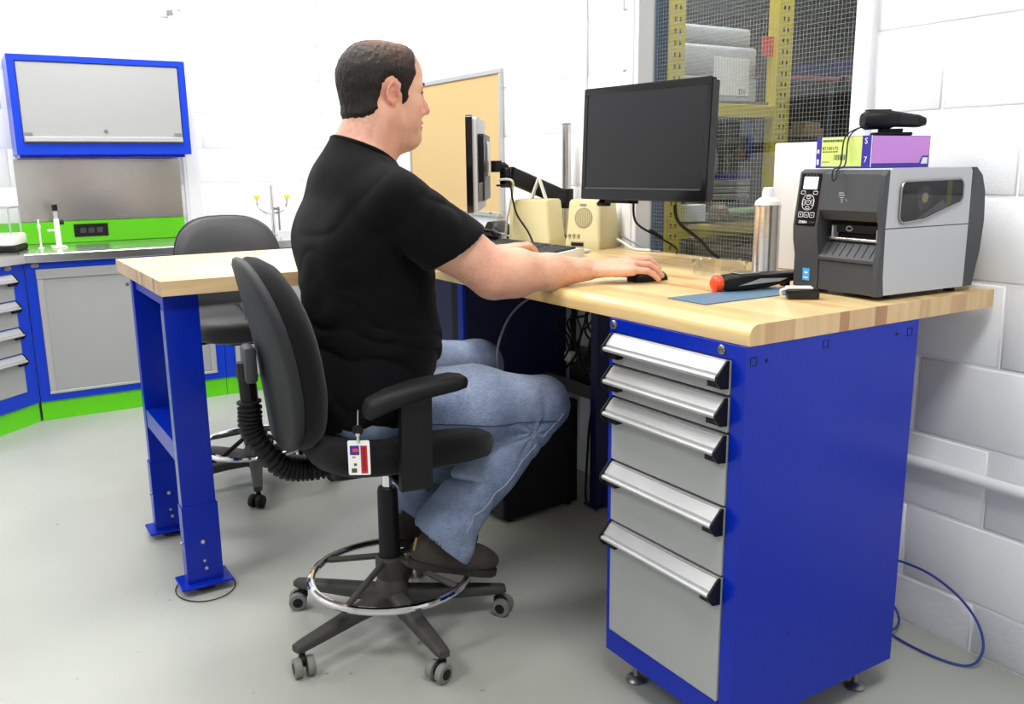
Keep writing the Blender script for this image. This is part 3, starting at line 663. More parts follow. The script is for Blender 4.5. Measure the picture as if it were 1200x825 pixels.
# mouse
ms = thing('computer_mouse', 'black computer mouse under the right hand', 'mouse', (-.602, -.563, T), math.radians(0))
rings = []
for y, hw_, hz in ((-.056, .012, .010), (-.050, .024, .020), (-.035, .030, .030), (-.01, .031, .035), (.02, .029, .031), (.045, .026, .022), (.054, .018, .013), (.057, .008, .008)):
    r_ = []
    for k in range(16):
        a = 2 * PI * k / 16; x = hw_ * math.cos(a); z = .003 + max(-.0, math.sin(a)) * (hz - .003) if math.sin(a) > 0 else 0
        r_.append((x * (1 if math.sin(a) > 0 else .95), y, z))
    rings.append(r_)
MB().loft(rings).build('shell', 'black', ms, ang=60)
MB().cyl((-.004, .034, .0185), (.004, .034, .0185), .010, n=14).build('scroll_wheel', 'rubber', ms)

# blue grey mat, trigger scanner
o = MB().box2((-.335, -.735, T), (-.217, -.43, T + .002)).build('rubber_mat', 'slate'); setp(o, 'blue grey rectangular mat under the orange nosed scanner', 'mat')
sc = thing('barcode_scanner', 'black handheld scanner with orange red nose lying on the blue mat', 'scanner', (-.325, -.475, T + .0022), math.radians(-11))
def sec(y, w, z0, z1, r=.006): return [(x, y, z) for x, z in rrect(w, z1 - z0, min(r, (z1 - z0) * .45), 3, (0, (z0 + z1) / 2))]
MB().loft([sec(-.095, .040, .004, .028), sec(-.085, .052, .002, .034), sec(-.03, .060, .001, .037), sec(.03, .054, .004, .036), sec(.10, .044, .014, .036), sec(.125, .040, .018, .036)]).build('body', 'black', sc)
MB().lathe([(.0205, 0), (.021, .006), (.019, .013), (.013, .018), (.003, .020)], (0, -.0945, .017), Rx(PI / 2), 20).build('nose', 'orange', sc)
MB().prism([(-.06, .013), (.055, .018), (.075, .024), (.0, .027)], (.0292, 0, 0), (0, 1, 0), (0, 0, 1), (1, 0, 0), .0012).build('side_stripe', 'alu', sc)
MB().box2((-.022, -.05, .0372), (.022, .005, .040), .002).build('top_label', 'dullmetal', sc)
MB().box2((-.012, .085, .0), (.012, .10, .016), .002).build('foot', 'black', sc)
MB().box2((-.018, .1255, .022), (.018, .14, .036), .002).build('connector', 'rubber', sc)
# safety glasses
sg = thing('safety_glasses', 'clear plastic safety glasses lying on worktop beside the spray can', 'glasses', (-.545, -.37, T), math.radians(40))
def lens(s):
    mb = MB(); rows = []
    for i in range(9):
        a = i / 8; r_ = []
        for j in range(6):
            b_ = j / 5; x = s * (.008 + a * .062); yb = .0 + .045 * a * a; hz = .045 * (1 - .55 * a ** 3); r_.append((x, yb + .004 * math.sin(b_ * PI), .002 + b_ * hz))
        rows.append(r_)
    vs_ = [p for r in rows for p in r]; fs_ = [(i * 6 + j, i * 6 + j + 1, (i + 1) * 6 + j + 1, (i + 1) * 6 + j) for i in range(8) for j in range(5)]
    n_ = len(vs_); vs2 = [(x, y + .002, z) for x, y, z in vs_]
    mb.add(vs_ + vs2, fs_ + [tuple(i + n_ for i in f)[::-1] for f in fs_]); return mb
for s in (-1, 1):
    lens(s).build('lens', 'clear', sg)
    MB().tube([(s * .070, .046, .034), (s * .073, .09, .032), (s * .068, .14, .024), (s * .06, .165, .006)], .0028, 8, sm=4).build('temple', 'clear', sg)
MB().tube([(-.07, .046, .04), (-.04, .016, .046), (0, .002, .047), (.04, .016, .046), (.07, .046, .04)], .0022, 8, sm=4).build('brow_bar', 'clear', sg)
# spray can
ca = thing('spray_can', 'tall silver aerosol can with white cap', 'spray can', (-.447, -.300, T))
MB().lathe([(.033, 0), (.0345, .002), (.0345, .006), (.033, .009), (.033, .182), (.0345, .185), (.0345, .189)], n=36).build('can_body', 'steel', ca)
MB().lathe([(.033, .1892), (.031, .198), (.022, .206), (.0155, .209)], n=32).build('shoulder', 'offwhite', ca)
MB().lathe([(.0153, .2092), (.0148, .222), (.0125, .232), (.011, .233)], n=24).build('cap', 'white', ca)
# small black box with white cable end
sb = thing('charger', 'small black charger block with pale connector before the printer', 'charger', (-.158, -.500, T), math.radians(52))
MB().box2((-.034, -.018, .0), (.034, .018, .021), .004, seg=2).build('block_body', 'blackgloss', sb)
MB().box2((-.036, -.012, .0212), (.022, .016, .027), .003).build('pale_clip', 'offwhite', sb)
MB().tube([(-.034, .0, .022), (-.046, .002, .018), (-.044, .005, .006)], .003, 8, sm=4).build('connector', 'offwhite', sb)
wp = thing('foam_board', 'tall white foam board standing upright between window and printer', 'board', (-.5, -.075, T))
MB().box2((-.108, -.03, 0), (.16, .0, .347), .006, seg=2).build('board', 'white', wp)

# ------------------------------------------------------------------ label printer
pr_ = thing('label_printer', 'grey and charcoal label printer with small lit display', 'printer', (-.030, -.395, T), math.radians(-3))
PW = .238
MB().box2((-PW + .02, .03, .012), (-.012, .270, .262), .003).build('chassis', 'black', pr_)
MB().prism([(.000, .012), (.270, .012), (.270, .1535), (-.009, .1535), (-.006, .05)], (-.0118, 0, 0), (0, 1, 0), (0, 0, 1), (1, 0, 0), .0118).build('lower_side_panel', 'printergrey', pr_)
up2 = MB().prism([(-.009, .1555), (.270, .1555), (.268, .272), (.263, .280), (.002, .280), (-.006, .275)], (-.0118, 0, 0), (0, 1, 0), (0, 0, 1), (1, 0, 0), .0118)
up2.box2((-PW + .03, .0125, .264), (-.0119, .2695, .280), .002)
up2.build('upper_cover', 'printergrey', pr_)
MB().prism([(.2705, .012), (.302, .012), (.321, .09), (.327, .16), (.321, .225), (.306, .262), (.283, .280), (.2705, .280)], (-PW, 0, 0), (0, 1, 0), (0, 0, 1), (1, 0, 0), PW).build('rear_cover', 'charcoal', pr_)
MB().prism([(.05, .013), (.270, .013), (.270, .279), (.05, .279)], (-PW, 0, 0), (0, 1, 0), (0, 0, 1), (1, 0, 0), .012).build('far_side_panel', 'printergrey', pr_)
# window in the side
wpoly = [(y_ - .017, z_) for y_, z_ in [(.045, .235), (.048, .246), (.056, .253), (.242, .255), (.250, .250), (.254, .240), (.255, .215), (.248, .204), (.215, .195), (.125, .170), (.060, .165), (.050, .169), (.045, .178)]]
MB().prism(wpoly, (.0002, 0, 0), (0, 1, 0), (0, 0, 1), (1, 0, 0), .0006).build('media_bay', 'screenoff', pr_)
k = pr_
mb_ = MB(); mb_.lathe([(.026, 0), (.026, .0012), (.022, .0014), (.022, .0006)], (.0009, .108, .217), Ry(PI / 2), 28); mb_.build('spool_rim', 'dullmetal', k)
MB().lathe([(.011, 0), (.011, .002), (.005, .0022)], (.001, .108, .217), Ry(PI / 2), 20).build('spool_core', 'beige', k)
MB().box2((.001, .183, .199), (.0018, .199, .252)).build('yellow_strap', 'yellowtip', k)
MB().prism([(.085, .169), (.195, .195), (.17, .21), (.105, .18)], (.001, 0, 0), (0, 1, 0), (0, 0, 1), (1, 0, 0), .0006).build('paper_web', 'offwhite', k)
MB().box2((.001, .033, .212), (.0016, .232, .2165)).build('ribbon_rod', 'black', k)
MB().prism(wpoly, (.0024, 0, 0), (0, 1, 0), (0, 0, 1), (1, 0, 0), .001).build('window_pane', 'smoke', k)
MB().tube([(.003, y, z) for y, z in wpoly], .0022, 6, closed=True).build('window_rim', 'dullmetal', k)
for (x, y) in ((-.03, .05), (-.03, .265), (-PW + .03, .05), (-PW + .03, .265)): MB().lathe([(.012, 0), (.013, .0118)], (x, y, 0), n=16).build('foot', 'rubber', pr_)
# front
MB().prism([(.035, .278), (-.004, .277), (-.016, .268), (-.024, .190), (-.008, .168), (.035, .168)], (-PW + .072, 0, 0), (0, 1, 0), (0, 0, 1), (1, 0, 0), PW - .0845).build('front_cover', 'charcoal', pr_)
MB().prism([(-.0065, .278), (-.012, .275), (-.020, .266), (-.027, .19), (-.018, .160), (-.020, .11), (-.025, .09), (-.023, .010), (-.0005, .010), (-.0065, .05), (-.0095, .155)], (-.0122, 0, 0), (0, 1, 0), (0, 0, 1), (1, 0, 0), .0118).build('front_post', 'charcoal', pr_)
MB().prism([(.035, .278), (.0, .279), (-.012, .272), (-.028, .152), (-.026, .120), (-.018, .085), (-.018, .010), (.035, .010)], (-PW, 0, 0), (0, 1, 0), (0, 0, 1), (1, 0, 0), .071).build('control_column', 'charcoal', pr_)
MB().prism([(.035, .118), (.008, .118), (-.020, .085), (-.020, .078), (.035, .078)], (-PW + .072, 0, 0), (0, 1, 0), (0, 0, 1), (1, 0, 0), PW - .0845).build('tear_lip', 'charcoal', pr_)
gr = MB(); 
for i in range(8):
    x = -PW + .088 + i * .0200; a = Vector((x, .0055, .1156)); b_ = Vector((x, -.0165, .0898)); gr.tube([a, b_], .0009, 6)
gr.build('lip_grooves', 'hole', pr_)
MB().prism([(.035, .0775), (-.014, .0775), (-.016, .0755), (-.016, .010), (.035, .010)], (-PW + .072, 0, 0), (0, 1, 0), (0, 0, 1), (1, 0, 0), PW - .0845).build('lower_front_panel', 'charcoal', pr_)
MB().box2((-PW + .072, .02, .118), (-.0125, .034, .168)).build('print_slot', 'hole', pr_)
MB().cyl((-PW + .078, .006, .126), (-.018, .006, .126), .005, n=12).build('print_roller', 'chrome', pr_)
MB().box2((-PW + .09, -.001, .126), (-PW + .094, .018, .155)).box2((-.028, -.001, .126), (-.022, .018, .150)).build('roller_bracket', 'alu', pr_)
MB().box2((-PW + .092, .010, .140), (-.03, .0195, .158), .001).build('print_head_bar', 'black', pr_)
MB().tube([(-.108 + .008 * math.cos(a), .0085, .149 + .005 * math.sin(a)) for a in [k * PI / 8 for k in range(16)]], .0012, 6, closed=True).build('finger_latch', 'alu', pr_)
# control panel decals on the slanted column front
p0 = Vector((-PW + .0355, -.012, .272)); p1 = Vector((-PW + .0355, -.028, .152)); dn = (p1 - p0).normalized(); nrm = Vector((0, -1, 0)).cross(Vector((1, 0, 0))); 
n_ = dn.cross(Vector((1, 0, 0))).normalized(); n_ = n_ if n_.y < 0 else -n_
RP = Matrix((Vector((1, 0, 0)), -dn, n_)).transposed()       # local x right, y up the panel, z out
def on_panel(u, v): return p0 + dn * v + Vector((u, 0, 0)) + n_ * .0003
def dec(name, m, u, v, w, h, r=.002, t=.0006, lift=0, parent=pr_):
    o = MB().prism(rrect(w, h, r, 3), on_panel(u, v) + n_ * lift, (1, 0, 0), -dn, n_, t).build(name, m, parent); return o
dec('keypad_panel', 'blackgloss', 0, .062, .058, .118, .003)
dec('display', 'lcd', .0, .024, .041, .028, .001, .0004, .0007)
rg = MB()
def ring(u, v, w, h, r, closed=True): rg.tube([on_panel(u, v) + n_ * .001 + Vector((x, 0, 0)) - dn * y for x, y in rrect(w, h, r, 4)], .0006, 5, closed=True)
ring(-.018, .046, .012, .007, .002); ring(.018, .046, .012, .007, .002)
ring(0, .068, .034, .034, .014); ring(0, .068, .013, .010, .0045); ring(-.0125, .068, .006, .013, .002); ring(.0125, .068, .006, .013, .002); ring(0, .0565, .011, .005, .002); ring(0, .0795, .011, .005, .002)
for u in (-.0165, 0, .0165): ring(u, .096, .013, .011, .002)
rg.build('button_outlines', 'whiteink', pr_)
for u, v, s_ in ((0, .068, '+'), (-.0165, .096, 'II'), (0, .096, 'o'), (.0165, .096, 'x')): text('button_symbol', s_, .007, M['whiteink'], pr_, on_panel(u, v) + n_ * .001, RP)
text('marking', 'ZEBRA', .0085, M['whiteink'], pr_, on_panel(-.007, .113) + n_ * .001, RP, ext=.0004)
text('marking', 'ZT230', .006, M['ink'], pr_, on_panel(.019, .113) + n_ * .001, RP)
for u in (-.014, -.005, .004, .014): dec('status_light', 'ink', u, .006, .004, .002, .0005, .0004, .0007)
MB().box2((-PW + .028, -.0187, .026), (-PW + .048, -.0182, .054)).build('energy_sticker', 'skyblue', pr_)
MB().box2((-PW + .031, -.0192, .031), (-PW + .045, -.0188, .034)).box2((-PW + .033, -.0192, .042), (-PW + .043, -.0188, .046)).build('sticker_print', 'whiteink', pr_)
# zebra head mark as a few slanted strokes
zm = MB(); cz = Vector((-.105, -.0222, .215))
for a, b_ in (((-.010, .012), (.004, .014)), ((-.011, .007), (.006, .009)), ((-.008, .002), (.003, .004)), ((-.006, -.003), (.001, -.001)), ((-.004, -.008), (.000, -.006)), ((.007, .000), (.012, -.004)), ((-.002, -.013), (.0, -.010))):
    zm.prism([(a[0], a[1]), (b_[0], b_[1] - .002), (b_[0], b_[1]), (a[0], a[1] + .002)], cz, (1, 0, 0), (0, -.06, 1), (0, -1, 0), .0006)
zm.build('emblem', 'alu', pr_)

# card box on the printer
bxx = thing('card_box', 'lilac and indigo card box with yellow green label on the printer', 'box', (-.186, -.252, T + .2805), math.radians(-3))
w_, d_, h_ = .150, .20, .070
MB().box2((-w_ / 2, -d_ / 2, 0), (w_ / 2, d_ / 2, h_)).build('carton', 'indigo', bxx)
MB().box2((-w_ / 2 + .016, -d_ / 2 - .0006, .004), (w_ / 2 - .022, -d_ / 2 - .0001, h_ - .001)).build('label', 'lime_label', bxx)
MB().prism([(-d_ / 2 + .006, .010), (d_ / 2 - .035, .010), (d_ / 2 - .026, .026), (d_ / 2 - .002, .026), (d_ / 2 - .002, h_ - .001), (-d_ / 2 + .006, h_ - .001)], (w_ / 2 + .0001, 0, 0), (0, 1, 0), (0, 0, 1), (1, 0, 0), .0006).build('side_panel', 'purple', bxx)
MB().prism([(d_ / 2 - .028, .008), (d_ / 2 - .006, .008), (d_ / 2 - .006, .022), (d_ / 2 - .022, .022)], (w_ / 2 + .0002, 0, 0), (0, 1, 0), (0, 0, 1), (1, 0, 0), .0006).build('corner_print', 'whiteink', bxx)
MB().box2((w_ / 2 + .0001, -d_ / 2 + .002, .002), (w_ / 2 + .0007, -d_ / 2 + .0045, h_)).build('white_edge', 'whiteink', bxx)
for z_, q_ in ((.008, .012), (.034, .008)): MB().box2((-w_ / 2 + .003, -d_ / 2 - .0006, z_), (-w_ / 2 + .009, -d_ / 2 - .0001, z_ + q_)).build('white_print', 'whiteink', bxx)
text('marking', 'S', .018, M['whiteink'], bxx, (w_ / 2 - .011, -d_ / 2 - .0008, .058), UPX); text('marking', '7', .018, M['whiteink'], bxx, (w_ / 2 - .011, -d_ / 2 - .0008, .018), UPX)
text('label_text', '87100175', .0115, M['ink'], bxx, (-w_ / 2 + .018, -d_ / 2 - .0008, .044), UPX, align='LEFT')
def print_row(nm, y0, z0, widths, hh, par, yy, m_):
    mb = MB(); x = y0
    for q_ in widths: mb.box2((x, yy - .0003, z0), (x + q_, yy, z0 + hh)); x += q_ + .0012
    o = mb.build(nm, m_, par, smooth=False); o['kind'] = 'stuff'; return o
print_row('label_print', -w_ / 2 + .019, .0585, (.003, .004, .003, .004, .003, .004, .005, .0001, .004, .005, .003, .004), .0050, bxx, -d_ / 2 - .0007, 'ink')
print_row('label_print', -w_ / 2 + .019, .0355, (.005, .002, .003, .003, .0001, .004, .003, .0001, .003, .004, .004), .0025, bxx, -d_ / 2 - .0007, 'ink')
print_row('label_print', -w_ / 2 + .019, .0130, (.004, .003, .002, .003, .0001, .003), .0016, bxx, -d_ / 2 - .0007, 'ink')
bc = MB(); x = -w_ / 2 + .052; rnd = random.Random(4)
while x < -w_ / 2 + .086:
    q = rnd.choice((.0008, .0016, .0024)); bc.box2((x, -d_ / 2 - .0009, .018), (x + q, -d_ / 2 - .0007, .030)); x += q + rnd.choice((.001, .0018))
bc.build('barcode', 'ink', bxx, smooth=False)
# imager on the box
im = thing('handheld_imager', 'black handheld imager with wrist cord on the lilac box', 'scanner', (-.150, -.235, T + .351), math.radians(-32))
MB().loft([sec(-.07, .036, .020, .050, .012), sec(-.06, .048, .014, .056, .014), sec(-.01, .050, .016, .056, .014), sec(.0, .040, .020, .054, .01), sec(.055, .036, .018, .046, .01), sec(.07, .028, .022, .040, .008)]).build('body', 'black', im)
MB().box2((-.018, -.045, 0), (.018, .04, .008), .003).box2((-.012, -.03, .008), (.012, .02, .016), .002).build('cradle', 'rubber', im)
MB().box2((.0186, .008, .024), (.0205, .05, .044), .001).build('lens_window', 'blackgloss', im)
MB().box2((-.012, -.062, .0555), (.012, -.01, .0585), .001).build('top_button', 'charcoal', im)
loose('wrist_cord', 'thin black wrist cord looped down over the printer front', 'cord', [(-.172, -.290, T + .372), (-.176, -.330, T + .366), (-.180, -.362, T + .345), (-.178, -.372, T + .290), (-.160, -.418, T + .278), (-.155, -.428, T + .262), (-.150, -.430, T + .254), (-.144, -.428, T + .262), (-.150, -.418, T + .278), (-.166, -.372, T + .290), (-.169, -.362, T + .345), (-.168, -.330, T + .368), (-.168, -.290, T + .372)], .0016, M['rubber'])

# ------------------------------------------------------------------ floor cable by the wall
loose('network_cable', 'blue network cable looped on the floor against the block wall', 'cable', [(-.36, -.06, .10), (-.25, -.035, .17), (-.12, -.028, .185), (-.02, -.028, .16), (.045, -.028, .11), (.075, -.04, .05), (.06, -.07, .008), (-.02, -.10, .005), (-.15, -.09, .005), (-.3, -.03, .005), (-.40, -.03, .006)], .0033, M['bluecable'])
loose('network_cable', 'small tight blue cable loop behind the tall drawer cabinet', 'cable', [(-.40, -.10, .06), (-.28, -.06, .10), (-.17, -.055, .07), (-.135, -.075, .025), (-.17, -.13, .005), (-.25, -.17, .005), (-.34, -.19, .005)], .0033, M['bluecable'])

# ------------------------------------------------------------------ below the desk: power bar, tray, computer, cables
pb_ = thing('power_bar', 'grey power bar fixed on wall under the desk', 'power strip', (-1.50, -.03, .50))
MB().box2((-.13, -.035, -.03), (.13, .024, .03), .004).build('housing', 'charcoal', pb_)
for k in range(4): MB().box2((-.115 + k * .06, -.038, -.016), (-.085 + k * .06, -.0351, .016), .001).build('outlet', 'black', pb_)
for k, x in enumerate((-.10, .03)): MB().box2((x - .018, -.075, -.02), (x + .022, -.0385, .02), .005).build('plug', ['offwhite', 'rubber'][k], pb_)
tr = thing('cable_tray', 'dark steel cable tray hung under the main worktop near the wall', 'tray', (-1.46, -.13, .40))
MB().box2((-.16, -.06, 0), (.14, .06, .004)).box2((-.16, -.06, .0041), (.14, -.056, .05)).box2((-.16, .056, .0041), (.14, .06, .12)).build('tray_body', 'charcoal', tr)
MB().box2((-.156, .0601, .1), (-.14, .072, .49)).box2((.12, .0601, .1), (.136, .072, .49)).build('hanger', 'black', tr)
cp = thing('computer_tower', 'black computer tower on floor under the desk', 'computer', (-1.44, -.38, 0), math.radians(4))
MB().box2((-.09, -.18, .012), (.09, .15, .40), .004).build('case', 'black', cp)
MB().box2((-.088, -.188, .016), (.088, -.1801, .396), .003).build('front_panel', 'blackgloss', cp)
for sx in (-.07, .07):
    for sy in (-.15, .12): MB().lathe([(.012, 0), (.012, .012)], (sx, sy, 0), n=12).build('foot', 'rubber', cp)
rnd = random.Random(11)
labs = ['black cable hanging in the tangle under desk, leftmost', 'black cable in the tangle under desk, second from left', 'black cable in the middle of the tangle under desk', 'black cable sagging low in the tangle under desk', 'black cable nearest to the blue cabinet under desk', 'short black cable dangling above the cable tray', 'black cable looped over the tray edge under desk']
for i in range(7):
    x = -1.60 + i * .045
    pts = [(x + rnd.uniform(-.02, .02), -.10 - rnd.uniform(0, .05), .885)]
    for k in range(5): pts.append((x + rnd.uniform(-.05, .06), -.10 - rnd.uniform(0, .09), .80 - k * .075 + rnd.uniform(-.03, .03)))
    loose('hanging_cable', labs[i], 'cable', pts, rnd.choice((.003, .004, .0045)), M['rubber'], group=None)
for i, (x, y) in enumerate(((-1.335, -.16), (-1.38, -.12), (-1.42, -.14))):
    loose('hanging_cable', ['thick dark cable dropping beside the dark blue support leg', 'dark cable drooping to the floor in middle under desk', 'dark cable drooping to floor left of the other two'][i], 'cable', [(x, y, .885), (x + .02, y - .02, .7), (x - .01, y - .03, .56), (x + .03, y - .0, .40), (x + .04, y - .02, .25), (x + .05, y - .04, .05), (x + .08, y - .06, .006)], .0045, M['rubber'])
loose('grey_cable', 'light grey cable arching in front of the dark pedestal', 'cable', [(-.88, -.52, .885), (-.925, -.6, .872), (-.97, -.674, .862), (-.997, -.731, .815), (-1.004, -.771, .737), (-1.0, -.78, .664), (-1.0, -.76, .58)], .0036, M['greycable'])
# ------------------------------------------------------------------ things on the far counter
CT = FZ + .0435
mc = thing('test_stand', 'white test stand with black knobs on the steel counter', 'instrument', (-4.06, -1.61, CT), PI / 2)
MB().box2((-.035, -.06, 0), (.035, .05, .008), .002).build('base', 'offwhite', mc)
MB().prism([(-.03, .0), (.0, .0), (.018, .05), (.018, .1), (.008, .14), (-.018, .14), (-.018, .09)], (-.012, 0, .008), (0, 1, 0), (0, 0, 1), (1, 0, 0), .024).build('column', 'offwhite', mc)
MB().cyl((0, -.0, .148), (0, -.0, .19), .010).build('tube', 'alu', mc)
MB().cyl((0, 0, .1905), (0, 0, .222), .014).build('top_knob', 'black', mc)
MB().cyl((.014, 0, .13), (.035, 0, .13), .013).build('side_knob', 'black', mc)
MB().box2((-.045, -.006, .085), (-.0125, .006, .095), .001).build('arm', 'offwhite', mc)
pp = thing('probe', 'white upright probe stick standing left of the test stand', 'instrument', (-4.03, -1.695, CT), PI / 2)
MB().lathe([(.014, 0), (.014, .006), (.005, .008), (.005, .10), (.008, .105), (.008, .12), (.004, .125), (.004, .15)], n=14).build('stick', 'offwhite', pp)
bl = thing('balance', 'white laboratory balance with wire frame at left picture edge', 'instrument', (-4.02, -1.90, CT), math.radians(70))
MB().box2((-.12, -.10, 0), (.12, .11, .03), .006).build('base', 'black', bl)
MB().box2((-.12, -.10, .0301), (.12, .11, .085), .012, seg=2).build('body', 'offwhite', bl)
fr_ = MB()
for sx in (-.10, .10):
    for sy in (-.07, .09): fr_.cyl((sx, sy, .085), (sx, sy, .215), .004, n=8)
fr_.box2((-.105, -.075, .212), (.105, -.067, .220)).box2((-.105, .087, .212), (.105, .095, .220)).box2((-.105, -.066, .212), (-.097, .086, .220)).box2((.097, -.066, .212), (.105, .086, .220))
fr_.build('wire_frame', 'alu', bl)
MB().box2((-.096, .0865, .09), (.096, .0868, .21)).build('shield_pane', 'clear', bl)
ew = thing('eyewash_faucet', 'chrome eyewash faucet with two yellow caps behind the empty chair', 'faucet', (-4.10, -.452, CT))
MB().lathe([(.022, 0), (.022, .01), (.012, .014), (.011, .28), (.007, .30)], n=16).build('stem', 'chrome', ew)
MB().tube([(.0, -.008, .13), (.0, -.06, .145), (.0, -.088, .18), (0, -.09, .215)], .006, 10, sm=5).tube([(.0, .008, .13), (.0, .06, .145), (.0, .088, .18), (0, .09, .215)], .006, 10, sm=5).build('curved_pipe', 'chrome', ew)
for s_ in (-1, 1): MB().lathe([(.010, 0), (.016, .006), (.016, .018), (.008, .024)], (0, s_ * .09, .2155), n=16).build('yellow_cap', 'yellowtip', ew)
MB().tube([(.02, .03, .03), (.02, .03, .17)], .006, 8).box2((.0, .012, .15), (.03, .035, .165), .002).build('valve', 'dullmetal', ew)

# ------------------------------------------------------------------ the warehouse behind the window
setp(MB().box2((-9, .25, -.1), (4, 12, 0)).build('floor', 'warewall'), kind='structure')
wbk = setp(MB().box2((-9, 11, 0), (4, 11.2, 3.5)).build('wall_warehouse', 'warewall'), kind='structure')
setp(MB().box2((-9.2, .25, 0), (-9, 11.2, 3.5)).build('wall_warehouse', 'warewall'), kind='structure')
setp(MB().box2((4, .25, 0), (4.2, 11.2, 3.5)).build('wall_warehouse', 'warewall'), kind='structure')
dk = MB(); n_ = 60; prof = []
for i in range(n_):
    x = -9 + i * 13 / n_; q = 13 / n_; prof += [(x, 3.4), (x + q * .4, 3.4), (x + q * .5, 3.46), (x + q * .9, 3.46)]
prof += [(4, 3.7), (-9, 3.7)]
dk.prism(prof, (0, .2, 0), (1, 0, 0), (0, 0, 1), (0, 1, 0), 11); setp(dk.build('ceiling', 'wareceil', smooth=False), kind='structure')
RXX = -2.235
def holes_mb(o_par, x, y, z0, z1, st_, w=.008):
    h = MB(); z = z0
    while z < z1:
        h.box2((x + .0002, y - .022, z), (x + .0008, y - .010, z + .02)); h.box2((x + .0002, y + .010, z), (x + .0008, y + .022, z + .02)); z += st_
    o = h.build('slot_holes', 'hole', o_par, smooth=False); o['kind'] = 'stuff'
rk = thing('pallet_rack', 'yellow steel storage rack seen through the wired window', 'rack', (RXX, 1.38, 0))
for k, y in enumerate((-.365, .395)):
    w_ = .10 if k == 0 else .115
    p_ = MB().box2((-.07, y - w_ / 2, 0), (0, y + w_ / 2, 3.38), .002).build('upright', 'yellow', rk); holes_mb(p_, 0, y, .75, 2.6, .055)
for z in (1.51, .90, .35): MB().box2((-.045, -.314, z - .045), (-.004, .337, z + .02), .002).build('beam', 'yellow', rk)
for z in (1.531, .921): MB().box2((-.95, -.314, z), (-.046, .60, z + .018)).build('deck', 'dullmetal', rk)
for z in (1.51, .90): MB().box2((-.95, -.314, z - .045), (-.9, .60, z - .001), .002).build('beam', 'yellow', rk)
for y in (-.365, .395): MB().box2((-1.0, y - .05, 0), (-.93, y + .05, 3.38)).build('upright', 'yellow', rk)
cl_ = thing('steel_column', 'blue painted steel column just behind left edge of the window', 'column', (-1.825, .528, 0))
MB().box2((-.10, -.032, 0), (.036, .030, 3.39), .004).build('beam_section', 'rackblue', cl_)
wl = thing('wrapped_load', 'pale load in shrink wrap on the upper rack shelf', 'pallet load', (RXX - .30, 1.38, 1.5495))
MB().box2((-.22, -.26, 0), (.2, .30, .12), .004).build('bottom_layer', 'shrink', wl)
MB().box2((-.22, -.26, .1201), (.2, .30, .28), .02, seg=3).build('middle_layer', 'shrink', wl)
MB().box2((-.20, -.24, .2801), (.19, .26, .375), .02, seg=3).build('top_layer', 'shrink', wl)
MB().box2((.2001, -.02, .03), (.203, .24, .22), .001).build('paper_sheet', 'paper', wl)
text('marking', 'DV', .04, M['ink'], wl, (.2036, .19, .05), FX)
pbx = thing('small_carton', 'magenta carton in front of shrink wrapped load', 'box', (RXX - .05, 1.12, 1.5495)); MB().box2((-.04, -.06, 0), (.03, .06, .07), .002).build('carton', mat('magenta_card', rgb(150, 70, 120), .6), pbx)
rt_ = thing('red_sign', 'small orange red tag beside the rack upright', 'sign', (RXX - .03, 1.675, 1.83)); MB().box2((-.002, -.045, -.05), (.004, .04, .05)).build('tag', 'orange', rt_)
# middle shelf
tz = .9395
dr = thing('tray_stack', 'stack of long silver and blue trays on the middle rack shelf', 'trays', (RXX - .19, 1.33, tz + .0015))
for k in range(4):
    MB().box2((-.14, -.27, .10 + k * .036), (.12, .30, .128 + k * .036), .003).build('tray', 'alu' if k < 3 else 'indigo', dr)
MB().box2((-.14, -.27, 0), (.12, .30, .035), .003).build('base_tray', 'greyp', dr)
MB().box2((-.12, -.24, .0351), (.09, .26, .0999)).build('tray_gap', 'hole', dr)
cg = thing('hanging_cloth', 'pale grey cloth hanging below the upper rack beam', 'cloth', (RXX - .16, 1.30, 1.17))
rings = []
for z, w in ((.0, .13), (.08, .14), (.16, .12), (.22, .10), (.28, .08)):
    rings.append([(.02 * math.sin(5 * t) + (.02 if t < PI else -.02), w * math.cos(t) * (1 if True else 0), z) for t in [k * 2 * PI / 24 for k in range(24)]])
MB().loft(rings).build('cloth', 'clothgrey', cg)
br = thing('blue_roll', 'blue roll hanging near the far rack upright', 'roll', (RXX - .14, 1.69, 1.36)); MB().cyl((0, 0, -.10), (0, 0, .10), .024).build('roll', mat('roll_blue', rgb(40, 80, 190), .5), br)
jt = thing('tan_jar', 'small tan jar on rack beside the blue roll', 'jar', (RXX - .14, 1.62, 1.25)); MB().lathe([(.03, 0), (.03, .05), (.015, .065), (.015, .085)]).build('jar_body', 'card', jt)
rl = thing('rack_rod', 'thin steel rods hanging below the upper rack beam', 'rod', (RXX - .10, 1.46, 1.10)); MB().cyl((0, 0, 0), (0, 0, .36), .004, n=8).cyl((0, .03, 0), (0, .02, .36), .003, n=8).build('rod', 'alu', rl)
cx_ = thing('small_carton', 'small white printed carton on the lowest visible rack shelf', 'box', (RXX - .0, 1.16, .88 + .0605)); 
MB().box2((-.05, -.06, 0), (.03, .05, .085), .002).build('carton', 'paper', cx_)
kj = thing('storage_jar', 'brown jar between small white carton and green tubes', 'jar', (RXX - .0, 1.33, .88 + .0605)); MB().lathe([(.05, 0), (.05, .06), (.03, .08), (.03, .09)]).build('jar_body', mat('brown_jar', rgb(120, 96, 60), .5), kj)
gt = thing('green_tube', 'pale green tube lying across middle rack shelf', 'tube', (RXX - .0, 1.52, tz + .03)); MB().cyl((0, -.14, 0), (0, .16, 0), .03).build('tube_body', mat('pale_green', rgb(130, 150, 110), .5), gt)
